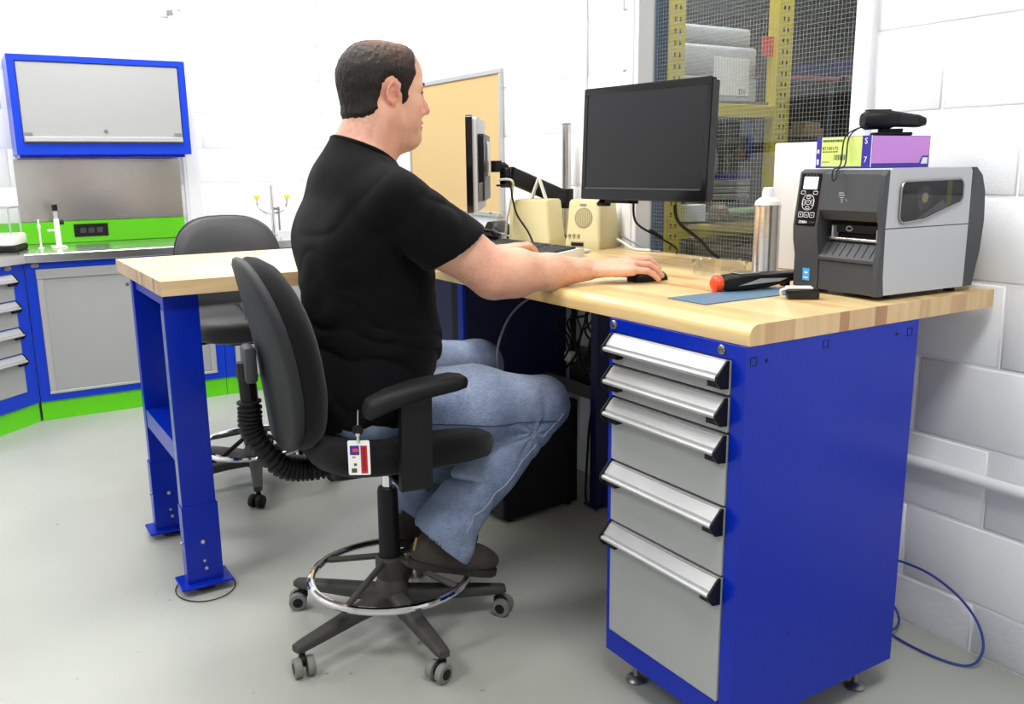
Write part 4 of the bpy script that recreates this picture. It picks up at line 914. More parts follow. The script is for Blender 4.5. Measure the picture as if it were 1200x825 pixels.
# farther things
fb2 = thing('cardboard_box', 'brown cardboard box stacked far behind rack', 'box', (-4.87, 5.1, 1.449)); MB().box2((-.12, -.15, 0), (.12, .15, .10), .004).build('lower_carton', 'card', fb2); MB().box2((-.06, -.1, .1001), (.10, .12, .16), .004).build('upper_carton', 'card', fb2)
sh = thing('storage_shelf', 'dark grey shelving far behind the rack', 'shelf', (-4.7, 5.2, 0))
MB().box2((-.5, -1.3, 1.40), (.4, 2.6, 1.448)).build('shelf_board', 'dullmetal', sh); MB().box2((-.5, -1.3, .70), (.4, 2.6, .75)).build('shelf_board', 'dullmetal', sh)
for y in (-1.3, .6, 2.5): MB().box2((-.5, y, 0), (-.44, y + .06, 2.3)).build('post', 'charcoal', sh); MB().box2((.34, y, 0), (.40, y + .06, 2.3)).build('post', 'charcoal', sh)
mh = thing('machine', 'dark machine cabinet far behind window', 'machine', (-5.6, 9.3, 0)); MB().box2((-.9, -1.2, 0), (.9, 1.0, 2.2), .02).build('cabinet', 'black', mh); MB().box2((.902, -.6, 1.2), (.93, .2, 1.8), .01).build('panel', 'charcoal', mh)
bb = thing('overhead_beam', 'dark blue overhead steel beam far behind the window', 'beam', (-3.8, 5.4, 2.10)); MB().box((0, 0, 0), (5.6, .12, .16), .004).build('beam', 'indigo', bb)
pk = thing('overhead_pipe', 'pink painted overhead pipe far behind the window', 'pipe', (-3.7, 4.3, 1.89)); MB().cyl((-1.2, 0, .12), (1.2, 0, -.14), .020).build('pipe_body', 'sandstone', pk); MB().lathe([(.032, -.03), (.032, .03)], (-.1, 0, .003), Ry(PI / 2)).build('coupling', 'black', pk)
# ------------------------------------------------------------------ office stools on five-star bases
def make_chair(name, label, group, arms, fab, loc, rz):
    t = thing(name, label, 'chair', loc, rz, group)
    SZ = .47 if arms else .578
    # base
    hub = MB().lathe([(.030, .062), (.046, .070), (.046, .125), (.036, .150), (.030, .155)]).build('hub', 'dusty', t)
    for k in range(5):
        a = k * 2 * PI / 5 + math.radians(6); d = Vector((math.cos(a), math.sin(a), 0)); s = Vector((-d.y, d.x, 0))
        def sec_(r, w, z0, z1): 
            c = d * r; return [c + s * x + Vector((0, 0, z)) for x, z in rrect(2 * w, z1 - z0, min(w, (z1 - z0) / 2) * .6, 3, (0, (z0 + z1) / 2))]
        L_ = MB().loft([sec_(.03, .026, .068, .120), sec_(.12, .023, .070, .108), sec_(.24, .019, .064, .094), sec_(.300, .017, .062, .086), sec_(.316, .014, .064, .083)]).build('leg', 'dusty', t)
        R_ = Matrix.Rotation(a + .6 * (k - 2), 3, 'Z'); c = d * .298
        cst = MB().cyl(c + Vector((0, 0, .045)), c + Vector((0, 0, .066)), .008).box(c + R_ @ Vector((0.004, 0, .040)), (.040, .014, .026), .006, R_).build('caster', 'rubber', L_)
        wv = MB()
        for sgn in (-1, 1):
            ax = R_ @ Vector((0, 1, 0)); cc = c + R_ @ Vector((.012, 0, 0)) + Vector((0, 0, .0255)) + ax * sgn * .016
            q_ = ax.to_track_quat('Z', 'Y').to_matrix()
            wv.lathe([(.018, -.010), (.0235, -.009), (.025, -.006), (.025, .006), (.0235, .009), (.018, .010), (.010, .0105)], cc, q_, 20)
            MB().lathe([(.014, -.0108), (.015, .0), (.014, .0112)], cc, q_, 16).build('wheel_hub', 'black', L_)
        wv.build('wheel', 'wheelgrey' if arms else 'rubber', L_)
    # foot ring
    RZ = .158; RR = .212
    rg_ = MB().tube([(RR * math.cos(a), RR * math.sin(a), RZ) for a in [2 * PI * k / 56 for k in range(56)]], .0105, 10, closed=True).build('foot_ring', 'chrome', t)
    sp_ = MB()
    for k in range(4):
        a = k * PI / 2 + math.radians(40); sp_.tube([(.03 * math.cos(a), .03 * math.sin(a), RZ + .045), ((RR - .01) * math.cos(a), (RR - .01) * math.sin(a), RZ)], .0085, 8)
    sp_.lathe([(.036, .150), (.040, .156), (.040, .205), (.034, .212)]); sp_.build('ring_spokes', 'dusty' if arms else 'black', t)
    MB().tube([(-.036, -.0, .185), (-.052, 0, .185)], .016, 14).build('ring_knob', 'black', t)
    MB().lathe([(.029, .212), (.027, .395), (.024, .405)]).build('column_cover', 'black', t)
    MB().lathe([(.014, .405), (.014, SZ + .01)]).build('gas_lift', 'chrome', t)
    MB().prism(rrect(.16, .26, .03, 4), (0, -.03, SZ + .0), (1, 0, 0), (0, 1, 0), (0, 0, 1), .035).build('seat_mechanism', 'black', t)
    MB().tube([(.07, .0, SZ + .012), (.20, .03, SZ + .005), (.235, .035, SZ)], .006, 8, sm=3).build('lever', 'black', t)
    # seat
    rings = []
    for z, sx, sy in ((.0, .17, .17), (.004, .205, .20), (.022, .238, .232), (.05, .245, .24), (.074, .238, .232), (.088, .21, .205), (.092, .12, .12)):
        r = []
        for k in range(40):
            a = 2 * PI * k / 40; cx, cy = math.cos(a), math.sin(a); e = 2 / 3.4
            x = sx * math.copysign(abs(cx) ** e, cx); y = sy * math.copysign(abs(cy) ** e, cy)
            zz = z + (-.020 * max(0, (y / .24)) ** 3 if y > 0 else .0) ; r.append((x, y + .02, SZ + .036 + zz))
        rings.append(r)
    MB().loft(rings).build('seat', fab, t, ang=70)
    # backrest: curved slab. frame: origin at lower edge
    tilt = .15 if arms else .08; bw, bh = (.205, .235) if arms else (.215, .22); bz = .795 if arms else .83; by = -.255 if arms else -.25
    def back_pt(a, rr, off, th):
        ca, sa = math.cos(a), math.sin(a); e = 2 / 2.9
        x = rr * bw * math.copysign(abs(ca) ** e, ca); z = rr * bh * math.copysign(abs(sa) ** e, sa)
        if z > 0 and arms: x *= 1 - .16 * (z / bh) ** 2
        bow = (.022 if arms else .05) * (x / bw) ** 2 + .018 * math.cos(z / bh * 1.5) 
        y = by + bow - tilt * (z + bh) * 1.0 - off * th
        return (x, y, bz + z)
    def slab(offs, m, nm):
        rings = [[back_pt(2 * PI * k / 44, rr, o_, 1) for k in range(44)] for rr, o_ in offs]
        return MB().loft(rings).build(nm, m, t, ang=70)
    slab([(.05, -.078), (.5, -.076), (.78, -.070), (.92, -.056), (.985, -.034), (1.0, -.012), (.97, .006), (.5, .006), (.05, .006)] if arms else [(.05, -.045), (.5, -.044), (.80, -.038), (.95, -.022), (.985, -.006), (.96, .006), (.5, .006), (.05, .006)], fab, 'back_cushion')
    slab([(.05, .007), (.90, .007), (.99, .003), (1.0, .012), (.985, .022), (.93, .028), (.6, .032), (.05, .034)], 'shellp', 'back_shell')
    # stem with bellows
    ys = by - tilt * .22 - .026
    P_ = smooth_path([(0, -.12, SZ + .02), (0, -.20, SZ + .016), (0, -.27, SZ + .036), (0, ys - .018, SZ + .13), (0, ys - .022, SZ + .20), (0, ys - .026, .78 if arms else .86)], 8)
    MB().tube([P_[0]] + P_[1:], [.020] * len(P_), 10).build('back_stem', 'black', t)
    bl_ = MB(); PP = smooth_path(P_[2:34], 5); rr_ = [.030 if (i // 3) % 2 else .0235 for i in range(len(PP))]
    bl_.tube(PP, rr_, 14); bl_.build('bellows', 'rubber', t, ang=25)
    MB().box((0, ys - .016, .775), (.07, .03, .09), .010, seg=2).build('stem_bracket', 'charcoal', t)
    MB().tube([(-.035, ys - .018, .74), (-.062, ys - .018, .74)], .024, 18).build('tension_knob', 'black', t)
    if arms:
        for s in (-1, 1):
            def aps(y, w, z0, z1): return [(s * .268 + x, y, z) for x, z in rrect(2 * w, z1 - z0, min(w, (z1 - z0) / 2) * .8, 4, (0, (z0 + z1) / 2))]
            MB().loft([aps(-.125, .018, .680, .708), aps(-.115, .030, .676, .722), aps(-.07, .038, .694, .738), aps(0, .040, .712, .752), aps(.09, .038, .722, .758), aps(.115, .030, .726, .754), aps(.122, .018, .732, .748)]).build('arm_pad', 'rubber', t, ang=60)
            MB().prism([(-.048, .51), (.030, .51), (.034, .722), (-.040, .712)], (s * .268 - .011, 0, 0), (0, 1, 0), (0, 0, 1), (1, 0, 0), .022).prism([(-.048, .492), (.03, .492), (.03, .51), (-.048, .51)], (s * .268 - .011, 0, 0), (0, 1, 0), (0, 0, 1), (1, 0, 0), .022).build('arm_post', 'black', t)
            MB().box2((min(s * .05, s * .257), -.045, .492), (max(s * .05, s * .257), .028, .502), .002).build('arm_bracket', 'black', t)
    else:
        lc = MB().tube([(.01, -.12, .72), (.03, .15, .705), (.06, .235, .66), (.03, .12, .575)], .003, 6, sm=5).build('loose_cord', 'rubber', t)
    return t
CHX, CHY = -.918, -1.178
chair1 = make_chair('drafting_chair', 'black drafting chair with armrests and chrome foot ring under the man', 'drafting chairs', True, 'fabric', (CHX, CHY, 0), math.radians(-7))
chair2 = make_chair('drafting_chair', 'empty grey black drafting chair without armrests behind the wing worktop', 'drafting chairs', False, 'vinylgrey', (-2.285, -1.15, 0), math.radians(-93))

# ------------------------------------------------------------------ implicit surfaces -> meshes
def v3(*a): return np.array(a, np.float32)
class SDF:
    """smooth union of primitives; each has a centre and reach so that blocks skip what is far away"""
    def __init__(s): s.p = []; s.cuts = []; s.disp = None
    def cap(s, a, b, r1, r2, k=.02):
        a, b = v3(*a), v3(*b); s.p.append(('c', a, b, r1, r2, k, (a + b) / 2, float(np.linalg.norm(b - a) / 2 + max(r1, r2)))); return s
    def ell(s, c, r, R=None, k=.02, sub=False):
        c, r = v3(*c), v3(*r); s.p.append(('s' if sub else 'e', c, r, None if R is None else np.array(R, np.float32), 0, k, c, float(r.max()))); return s
    def chain(s, pts, rs, k=.02):
        for i in range(len(pts) - 1): s.cap(pts[i], pts[i + 1], rs[i], rs[i + 1], k)
        return s
    def ev(s, P, c=None, reach=None):
        d = None
        for t, a, b, r1, r2, k, cc, rr in s.p:
            if c is not None and np.linalg.norm(cc - c) > rr + reach + .06: continue
            if t == 'c':
                ab = b - a; q = P - a; h = np.clip(q @ ab / max(1e-9, float(ab @ ab)), 0, 1)
                e = np.linalg.norm(q - h[..., None] * ab, axis=-1) - (r1 + (r2 - r1) * h)
            else:
                q = P - a
                if r1 is not None: q = q @ r1            # columns of R are the local axes
                k0 = np.linalg.norm(q / b, axis=-1); k1 = np.linalg.norm(q / (b * b), axis=-1) + 1e-9; e = k0 * (k0 - 1) / k1
            if t == 's':
                if d is None: continue
                h = np.clip(.5 - .5 * (d + e) / k, 0, 1); d = d * (1 - h) - e * h + k * h * (1 - h)
            elif d is None: d = e
            else:
                h = np.clip(.5 + .5 * (d - e) / k, 0, 1); d = d * (1 - h) + e * h - k * h * (1 - h)
        if d is None:
            d = np.full(P.shape[:-1], 1.0, np.float32)
            if not s.cuts: return d
        elif s.disp is not None: d = d + s.disp(P)
        for f in s.cuts: d = f(P, d)
        return d.astype(np.float32)
def surface(sdf, lo, hi, h, B=16):
    lo = np.array(lo, np.float32); n = (np.ceil((np.array(hi) - lo) / h / B).astype(int)) * B
    G = np.full(tuple(n + 1), 1.0, np.float32)
    off = np.stack(np.meshgrid(*[np.arange(B + 1)] * 3, indexing='ij'), -1).astype(np.float32) * h
    rad = B * h * .8661
    for i in range(0, n[0], B):
        for j in range(0, n[1], B):
            for k in range(0, n[2], B):
                o = lo + np.array((i, j, k), np.float32) * h; c = o + B * h / 2
                dc = float(sdf.ev(c[None], c, rad)[0])
                if abs(dc) > rad * 1.25 + .03:
                    if dc < 0: G[i:i + B + 1, j:j + B + 1, k:k + B + 1] = np.minimum(G[i:i + B + 1, j:j + B + 1, k:k + B + 1], -1)
                    continue
                G[i:i + B + 1, j:j + B + 1, k:k + B + 1] = sdf.ev(o + off, c, rad)
    G[0] = G[-1] = 1; G[:, 0] = G[:, -1] = 1; G[:, :, 0] = G[:, :, -1] = 1
    S = G < 0; shp = np.array(G.shape); st = np.array([shp[1] * shp[2], shp[2], 1])
    acc = {}; ids = []; pts = []; quads = []
    for ax in range(3):
        a = [slice(None)] * 3; b = [slice(None)] * 3; a[ax] = slice(0, -1); b[ax] = slice(1, None)
        A, Bv = G[tuple(a)], G[tuple(b)]; sa = S[tuple(a)]; m = sa != S[tuple(b)]
        I = np.argwhere(m); va, vb = A[m], Bv[m]; va = np.clip(va, -h * 2, h * 2); vb = np.clip(vb, -h * 2, h * 2)
        t = va / (va - vb); Pp = I.astype(np.float32); Pp[:, ax] += t
        u, w = [(1, 2), (2, 0), (0, 1)][ax]; cells = []
        for (du, dw) in ((0, 0), (-1, 0), (-1, -1), (0, -1)):
            J = I.copy(); J[:, u] += du; J[:, w] += dw; c_ = J @ st; cells.append(c_); ids.append(c_); pts.append(Pp)
        Q = np.stack(cells, 1); fl = sa[m]; Q[~fl] = Q[~fl][:, ::-1]; quads.append(Q)
    ids = np.concatenate(ids); pts = np.concatenate(pts); quads = np.concatenate(quads)
    uq, inv = np.unique(ids, return_inverse=True); cnt = np.bincount(inv)
    V = np.stack([np.bincount(inv, pts[:, k]) / cnt for k in range(3)], 1) * h + lo
    F = np.searchsorted(uq, quads)
    return V.astype(np.float32), F.astype(np.int32)
def smooth_v(V, F, it=2, lam=.5):
    e = np.concatenate([F[:, [0, 1]], F[:, [1, 2]], F[:, [2, 3]], F[:, [3, 0]]]); n = len(V)
    e = np.concatenate([e, e[:, ::-1]]); c = np.bincount(e[:, 0], minlength=n)[:, None]
    for q in range(it):
        for l_ in (lam, -lam * .96):
            m = np.stack([np.bincount(e[:, 0], V[e[:, 1], k], minlength=n) for k in range(3)], 1) / np.maximum(c, 1); V = V + (m - V) * l_
    return V.astype(np.float32)
def np_mesh(name, V, F, mats_, org, colors=None, parent=None):
    me = bpy.data.meshes.new(name); me.vertices.add(len(V)); me.vertices.foreach_set('co', (V - np.array(org, np.float32)).ravel())
    me.loops.add(len(F) * 4); me.loops.foreach_set('vertex_index', F.ravel()); me.polygons.add(len(F))
    me.polygons.foreach_set('loop_start', np.arange(0, len(F) * 4, 4, dtype=np.int32)); me.polygons.foreach_set('loop_total', np.full(len(F), 4, np.int32))
    me.polygons.foreach_set('use_smooth', np.ones(len(F), bool)); me.update(calc_edges=True); me.materials.append(mats_)
    if colors is not None:
        at = me.color_attributes.new('tone', 'FLOAT_COLOR', 'POINT'); at.data.foreach_set('color', np.concatenate([colors, np.ones((len(V), 1))], 1).astype(np.float32).ravel())
    o = bpy.data.objects.new(name, me); C.objects.link(o)
    if parent is None: o.location = org
    else: o.parent = parent
    return o
_rng = np.random.RandomState(5); _lat = _rng.rand(32, 32, 32).astype(np.float32)
def ridge(x): return (1 - np.abs(np.sin(x))) ** 1.5 * 2 - .7
def vnoise(P):
    Q = np.floor(P).astype(int); f = P - Q; f = f * f * (3 - 2 * f); out = 0
    for dx in (0, 1):
        for dy in (0, 1):
            for dz in (0, 1):
                w = (f[..., 0] if dx else 1 - f[..., 0]) * (f[..., 1] if dy else 1 - f[..., 1]) * (f[..., 2] if dz else 1 - f[..., 2])
                out = out + w * _lat[(Q[..., 0] + dx) % 32, (Q[..., 1] + dy) % 32, (Q[..., 2] + dz) % 32]
    return out
def sstep(x, a, b): t = np.clip((x - a) / (b - a), 0, 1); return t * t * (3 - 2 * t)
def seg_t(P, a, b):
    a, b = v3(*a), v3(*b); ab = b - a; h = np.clip((P - a) @ ab / float(ab @ ab), -.3, 1.3); return h, np.linalg.norm(P - a - h[..., None] * ab, axis=-1)

# ---- skeleton of the seated man (metres, world)
MX = -.95
SH_R, EL_R, WR_R = (-.757, -1.195, 1.150), (-.672, -.985, .979), (-.645, -.722, .974)
SH_L, EL_L, WR_L = (-1.143, -1.195, 1.150), (-1.21, -.98, .985), (-1.20, -.70, .974)
HIP_R, KN_R, AN_R = (-.850, -1.20, .640), (-.812, -.758, .588), (-.850, -1.045, .285)
HIP_L, KN_L, AN_L = (-1.050, -1.20, .640), (-1.135, -.775, .640), (-1.06, -1.02, .27)
HC = np.array((-.945, -1.128, 1.405), np.float32); HS = 1.045
hy = math.radians(86); hp = math.radians(-4)
hf = np.array((math.cos(hy) * math.cos(hp), math.sin(hy) * math.cos(hp), math.sin(hp))); hl = np.array((-math.sin(hy), math.cos(hy), 0)); hu = np.cross(hf, hl)
HR = np.stack([hf, hl, hu], 1).astype(np.float32)
def H(x, y, z): return tuple(HC + HR @ (np.array((x, y, z), np.float32) * HS))
def hl_(P): return (P - HC) @ HR / HS
def add_head(s, hair=False):
    E_ = lambda c, r, k=.02, sub=False, R=None: s.ell(H(*c), tuple(np.array(r) * HS), HR if R is None else HR @ R, k, sub)
    K_ = lambda a, b, r1, r2, k=.015: s.cap(H(*a), H(*b), r1 * HS, r2 * HS, k)
    E_((-.012, 0, .040), (.094, .076, .086)); E_((-.026, 0, .030), (.079, .078, .078)); E_((.030, 0, .045), (.058, .064, .070))
    K_((.030, 0, -.01), (.048, 0, -.080), .058, .036, .03)                      # face
    for y in (-1, 1):
        K_((-.008, y * .052, -.045), (.046, y * .022, -.088), .026, .024, .02)  # jaw
        K_((.052, y * .036, -.020), (.050, y * .034, -.060), .028, .026, .02)   # cheek
        K_((.074, y * .014, .030), (.062, y * .046, .026), .014, .013, .012)    # brow
        K_((.094, y * .011, -.030), (.088, y * .012, -.032), .0085, .009, .006) # nostril wing
        K_((-.03, y * .045, -.045), (-.06, y * .062, -.185), .030, .036, .03)   # neck muscle
    K_((.080, 0, .022), (.099, 0, -.010), .0085, .0095, .012); K_((.099, 0, -.010), (.1065, 0, -.024), .0095, .0098, .006)
    K_((.070, 0, -.040), (.078, 0, -.055), .024, .018, .012)                    # muzzle
    K_((.089, -.018, -.0545), (.089, .018, -.0545), .0048, .0048, .006); K_((.093, 0, -.054), (.0931, 0, -.054), .006, .006, .006)
    K_((.087, -.016, -.066), (.087, .016, -.066), .0055, .0055, .006)
    K_((.072, -.010, -.090), (.072, .010, -.090), .020, .020, .015)             # chin
    E_((.022, 0, -.100), (.052, .042, .028), .03)                               # soft under the chin
    K_((-.035, 0, -.04), (-.055, 0, -.145), .058, .062, .03); K_((-.015, 0, -.10), (-.035, 0, -.19), .050, .056, .03); K_((-.06, 0, -.14), (-.085, 0, -.25), .064, .075, .03)
    E_((.084, -.031, .010), (.013, .019, .010), .008, True); E_((.084, .031, .010), (.013, .019, .010), .008, True)   # eye sockets
    E_((.094, 0, -.0605), (.010, .024, .0016), .003, True)                      # mouth line
    if hair: return
    for y in (-1, 1):                                                            # eyelids, ears
        E_((.067, y * .031, .009), (.0150, .0150, .0125), .004)
        cy = y * .0765; tl = np.array(((.94, 0, .34), (0, 1, 0), (-.34, 0, .94))) 
        ot = np.array(((.90, y * -.43, 0), (y * .43, .90, 0), (0, 0, 1)))
        E_((-.010, cy, .000), (.0145, .0062, .025), .006, False, ot)
        rim = [(-.010 + .0145 * math.cos(a) + .003 * math.sin(a), cy + y * (.005 + (.005 if math.cos(a) < 0 else 0)), .003 + .0235 * math.sin(a)) for a in [math.radians(q) for q in (20, 55, 90, 125, 160, 195, 230, 262)]]
        for i in range(len(rim) - 1): K_(rim[i], rim[i + 1], .0036, .0036, .003)
        E_((-.009, cy + y * .002, -.021), (.0075, .005, .009), .006)           # lobe
        E_((-.006, cy + y * .0085, -.003), (.0080, .0088, .0120), .003, True)   # concha
        E_((-.009, cy + y * .0085, .012), (.0080, .0060, .0075), .003, True)
        K_((.006, cy + y * .003, -.004), (.005, cy + y * .003, .003), .004, .004, .003)
body = SDF()
add_head(body)
def add_torso(s, g=0):
    s.ell((MX, -1.205, .655), (.185 + g, .135 + g, .115 + g), None, .05)
    s.ell((MX, -1.185, .80), (.185 + g, .155 + g, .150 + g), None, .05)
    s.ell((MX, -1.195, .96), (.190 + g, .150 + g, .170 + g), None, .05)
    s.ell((MX, -1.200, 1.09), (.195 + g, .130 + g, .120 + g), None, .05)
    s.cap((MX - .125, -1.205, 1.165), (MX + .125, -1.205, 1.165), .070 + g, .070 + g, .05)
    s.cap((MX - .04, -1.215, 1.20), (MX + .04, -1.215, 1.20), .068 + g, .068 + g, .04)
    s.cap((MX - .10, -1.24, 1.05), (MX + .10, -1.24, 1.05), .090 + g, .090 + g, .04)
add_torso(body)
def add_arm(s, S_, E2, W_, g=0, full=True):
    s.cap(S_, tuple(np.array(S_) * .5 + np.array(E2) * .5), .067 + g, .067 + g, .035)
    s.cap(tuple(np.array(S_) * .5 + np.array(E2) * .5), E2, .067 + g, .058 + g, .02)
    if full:
        E2, W_ = np.array(E2), np.array(W_)
        m = E2 * .80 + W_ * .20 + np.array((.004, 0, .002)); m2 = E2 * .42 + W_ * .58
        s.cap(E2, m, .056, .057, .02); s.cap(m, m2, .057, .0425, .02); s.cap(m2, W_, .0425, .0275, .02)
add_arm(body, SH_R, EL_R, WR_R); add_arm(body, SH_L, EL_L, WR_L)
def add_hand(s, W_, K, PIP, TIP, th, hr=(.0095, .0098, .0092, .0082)):
    Wv = np.array(W_)
    for i in range(4):
        k_ = np.array(K[i]); b0 = Wv * .78 + k_ * .22 + (k_ - np.mean(K, 0)) * .35
        s.cap(tuple(b0), tuple(k_ - np.array((0, 0, .003))), .0150, .0125, .014)
        s.cap(K[i], PIP[i], hr[i] + .0012, hr[i], .004)
        dip = tuple(np.array(PIP[i]) * .45 + np.array(TIP[i]) * .55 + np.array((0, 0, .0035)))
        s.cap(PIP[i], dip, hr[i], hr[i] - .0008, .003); s.cap(dip, TIP[i], hr[i] - .0008, hr[i] - .0018, .003)
    s.chain(th, [.017, .0125, .0105, .0092], .008)
K_R = [(-.634, -.622, .989), (-.611, -.618, .993), (-.589, -.625, .987), (-.569, -.640, .975)]
P_R = [(-.624, -.575, .990), (-.601, -.568, .992), (-.575, -.582, .982), (-.551, -.609, .971)]
T_R = [(-.616, -.539, .969), (-.596, -.531, .967), (-.563, -.549, .954), (-.541, -.579, .949)]
add_hand(body, WR_R, K_R, P_R, T_R, [(-.655, -.700, .968), (-.660, -.660, .964), (-.655, -.625, .958), (-.645, -.598, .954)])
WRl = np.array(WR_L)
K_L = [(-1.168, -.60, .985), (-1.190, -.595, .988), (-1.211, -.60, .985), (-1.230, -.612, .979)]
P_L = [(-1.165, -.555, .988), (-1.190, -.548, .990), (-1.213, -.555, .986), (-1.235, -.575, .979)]
T_L = [(-1.165, -.525, .958), (-1.190, -.515, .958), (-1.214, -.525, .957), (-1.238, -.548, .955)]
add_hand(body, WR_L, K_L, P_L, T_L, [(-1.185, -.685, .970), (-1.160, -.65, .966), (-1.145, -.615, .960), (-1.142, -.588, .956)])
for a, b, c in ((HIP_R, KN_R, AN_R), (HIP_L, KN_L, AN_L)):
    body.cap(a, b, .078, .056, .03); body.cap(b, c, .054, .038, .02)
    f_ = np.array((0.0, .045, -.05)); body.cap(c, tuple(np.array(c) + f_ * .5), .032, .028, .02); body.cap(tuple(np.array(c) + f_ * .5), tuple(np.array(c) + f_), .028, .022, .02)
skin_noise = lambda P: (vnoise(P * 55) - .5) * .0012
body.disp = skin_noise
V, F = surface(body, (-1.36, -1.42, .12), (-.44, -.47, 1.60), .0031)
V = smooth_v(V, F, 2)
# true skin tones: redder ears, cheeks, knuckles, elbows; lips; stubble and scalp hair roots
hlv = hl_(V); n1 = vnoise(V * 30); n2 = vnoise(V * 160)
base = np.array(rgb(214, 158, 132)[:3]); redd = np.array(rgb(205, 122, 104)[:3]); pale = np.array(rgb(226, 176, 148)[:3])
inh = (np.abs(hlv[:, 1]) < .12) & (hlv[:, 2] > -.2) & (np.abs(hlv[:, 0]) < .14)
col = base[None] * (1 - n1[:, None]) + pale[None] * n1[:, None]
def mixc(w, c): 
    global col
    w = np.clip(w, 0, 1)[:, None]; col = col * (1 - w) + np.array(c)[None] * w
mixc(.75 * np.exp(-(np.linalg.norm((V - np.array(EL_R)) / .055, axis=1)) ** 2), redd)
for k_ in P_R + K_R: mixc(.5 * np.exp(-(np.linalg.norm((V - np.array(k_)) / .014, axis=1)) ** 2), redd)
mixc(inh * .7 * np.exp(-((hlv[:, 0] + .01) / .03) ** 2 - (hlv[:, 2] / .04) ** 2) * (np.abs(hlv[:, 1]) > .072), redd)
mixc(inh * .6 * np.exp(-((hlv[:, 0] - .105) / .02) ** 2 - ((hlv[:, 2] + .022) / .02) ** 2), redd)
mixc(inh * .5 * sstep(-hlv[:, 2], .03, .10) * (hlv[:, 0] < .03) * n1, redd)
mixc(inh * .85 * np.exp(-((hlv[:, 2] + .060) / .009) ** 2 - (hlv[:, 1] / .022) ** 2) * (hlv[:, 0] > .082), rgb(170, 92, 84)[:3])
mixc(inh * .28 * sstep(-hlv[:, 2], .02, .07) * sstep(hlv[:, 0], .0, .05) * (.6 + .6 * n2), rgb(140, 100, 84)[:3])
scalp = inh * sstep(hlv[:, 2], .055, .10) * sstep(-hlv[:, 0], -.085, -.06)
mixc(scalp * (.45 + .4 * n2), rgb(70, 54, 46)[:3])
mixc(inh * .45 * sstep(-hlv[:, 2], .02, .06) * sstep(-hlv[:, 0], .02, .06) * sstep(hlv[:, 2], -.13, -.09) * (.3 + .7 * n2), rgb(120, 84, 68)[:3])
arm = np.exp(-(np.minimum(seg_t(V, EL_R, WR_R)[1], seg_t(V, EL_L, WR_L)[1]) / .07) ** 2)
fib = vnoise(V * np.array((420, 120, 420))); mixc(.22 * arm * (fib > .62), rgb(120, 82, 60)[:3])
sm, nt, b_ = newmat('skin'); at = N(nt, 'ShaderNodeAttribute', attribute_name='tone'); nt.links.new(at.outputs['Color'], b_.inputs['Base Color'])
b_.inputs['Roughness'].default_value = .48; b_.inputs['Subsurface Weight'].default_value = .12; b_.inputs['Subsurface Radius'].default_value = (.012, .005, .003); b_.inputs['Subsurface Scale'].default_value = 1.0
nz = N(nt, 'ShaderNodeTexNoise'); nz.inputs['Scale'].default_value = 260; bp = N(nt, 'ShaderNodeBump'); bp.inputs['Strength'].default_value = .25; bp.inputs['Distance'].default_value = .001
tc = N(nt, 'ShaderNodeTexCoord'); nt.links.new(tc.outputs['Object'], nz.inputs[0]); nt.links.new(nz.outputs['Fac'], bp.inputs['Height']); nt.links.new(bp.outputs[0], b_.inputs['Normal'])
ORG = (MX, -1.2, .60)
man = np_mesh('person', V, F, sm, ORG, col)
setp(man, 'man in black t-shirt and jeans seated on drafting chair, right hand on mouse', 'person')

# hair: the head grown by a few millimetres inside the hair line, thin on the crown
HL = [(.088, .150), (.082, .112), (.066, .093), (.058, .070), (.056, .048), (.046, .028), (.036, .006), (.034, -.020), (.020, -.022), (.012, .002), (.006, .022), (-.006, .034), (-.020, .032), (-.030, .018), (-.034, -.004), (-.040, -.034), (-.047, -.048), (-.066, -.062), (-.16, -.068), (-.16, .16)]
def poly_sd(x, z, poly):
    d = np.full(x.shape, 9., np.float32); ins = np.zeros(x.shape, bool); n = len(poly)
    for i in range(n):
        x0, z0 = poly[i]; x1, z1 = poly[(i + 1) % n]; ex, ez = x1 - x0, z1 - z0; t = np.clip(((x - x0) * ex + (z - z0) * ez) / (ex * ex + ez * ez), 0, 1)
        d = np.minimum(d, np.hypot(x - x0 - t * ex, z - z0 - t * ez)); c_ = ((z0 > z) != (z1 > z)) & (x < (x1 - x0) * (z - z0) / (z1 - z0 + 1e-12) + x0); ins ^= c_
    return np.where(ins, -d, d)
hair = SDF(); add_head(hair, True)
def hair_disp(P):
    L_ = hl_(P); pd_ = -poly_sd(L_[..., 0], L_[..., 2], HL)
    t = sstep(pd_, -.001, .018) * .0085 - .0015
    crown = np.exp(-((L_[..., 0] + .005) / .055) ** 2 - (L_[..., 1] / .048) ** 2) * sstep(L_[..., 2], .06, .09)
    t = t - .0088 * np.clip(crown * 1.15, 0, 1) - .002 * sstep(L_[..., 0], .03, .07) * (L_[..., 2] > .06)
    t = t + (vnoise(P * np.array((190, 190, 70))) - .5) * .0035 + (vnoise(P * 420) - .5) * .0012
    return np.where(pd_ < -.004, .02, -t) 
hair.disp = hair_disp
hair.cuts.append(lambda P, d: np.maximum(d, -(hl_(P)[..., 2] + .10)))
Vh, Fh = surface(hair, HC - .16, HC + .18, .0022)
hm, nt, b_ = newmat('short_dark_hair'); b_.inputs['Roughness'].default_value = .6; b_.inputs['Specular IOR Level'].default_value = .25
tc = N(nt, 'ShaderNodeTexCoord'); mp = N(nt, 'ShaderNodeMapping'); mp.inputs['Scale'].default_value = (400, 400, 120); nz = N(nt, 'ShaderNodeTexNoise'); nz.inputs['Scale'].default_value = 1
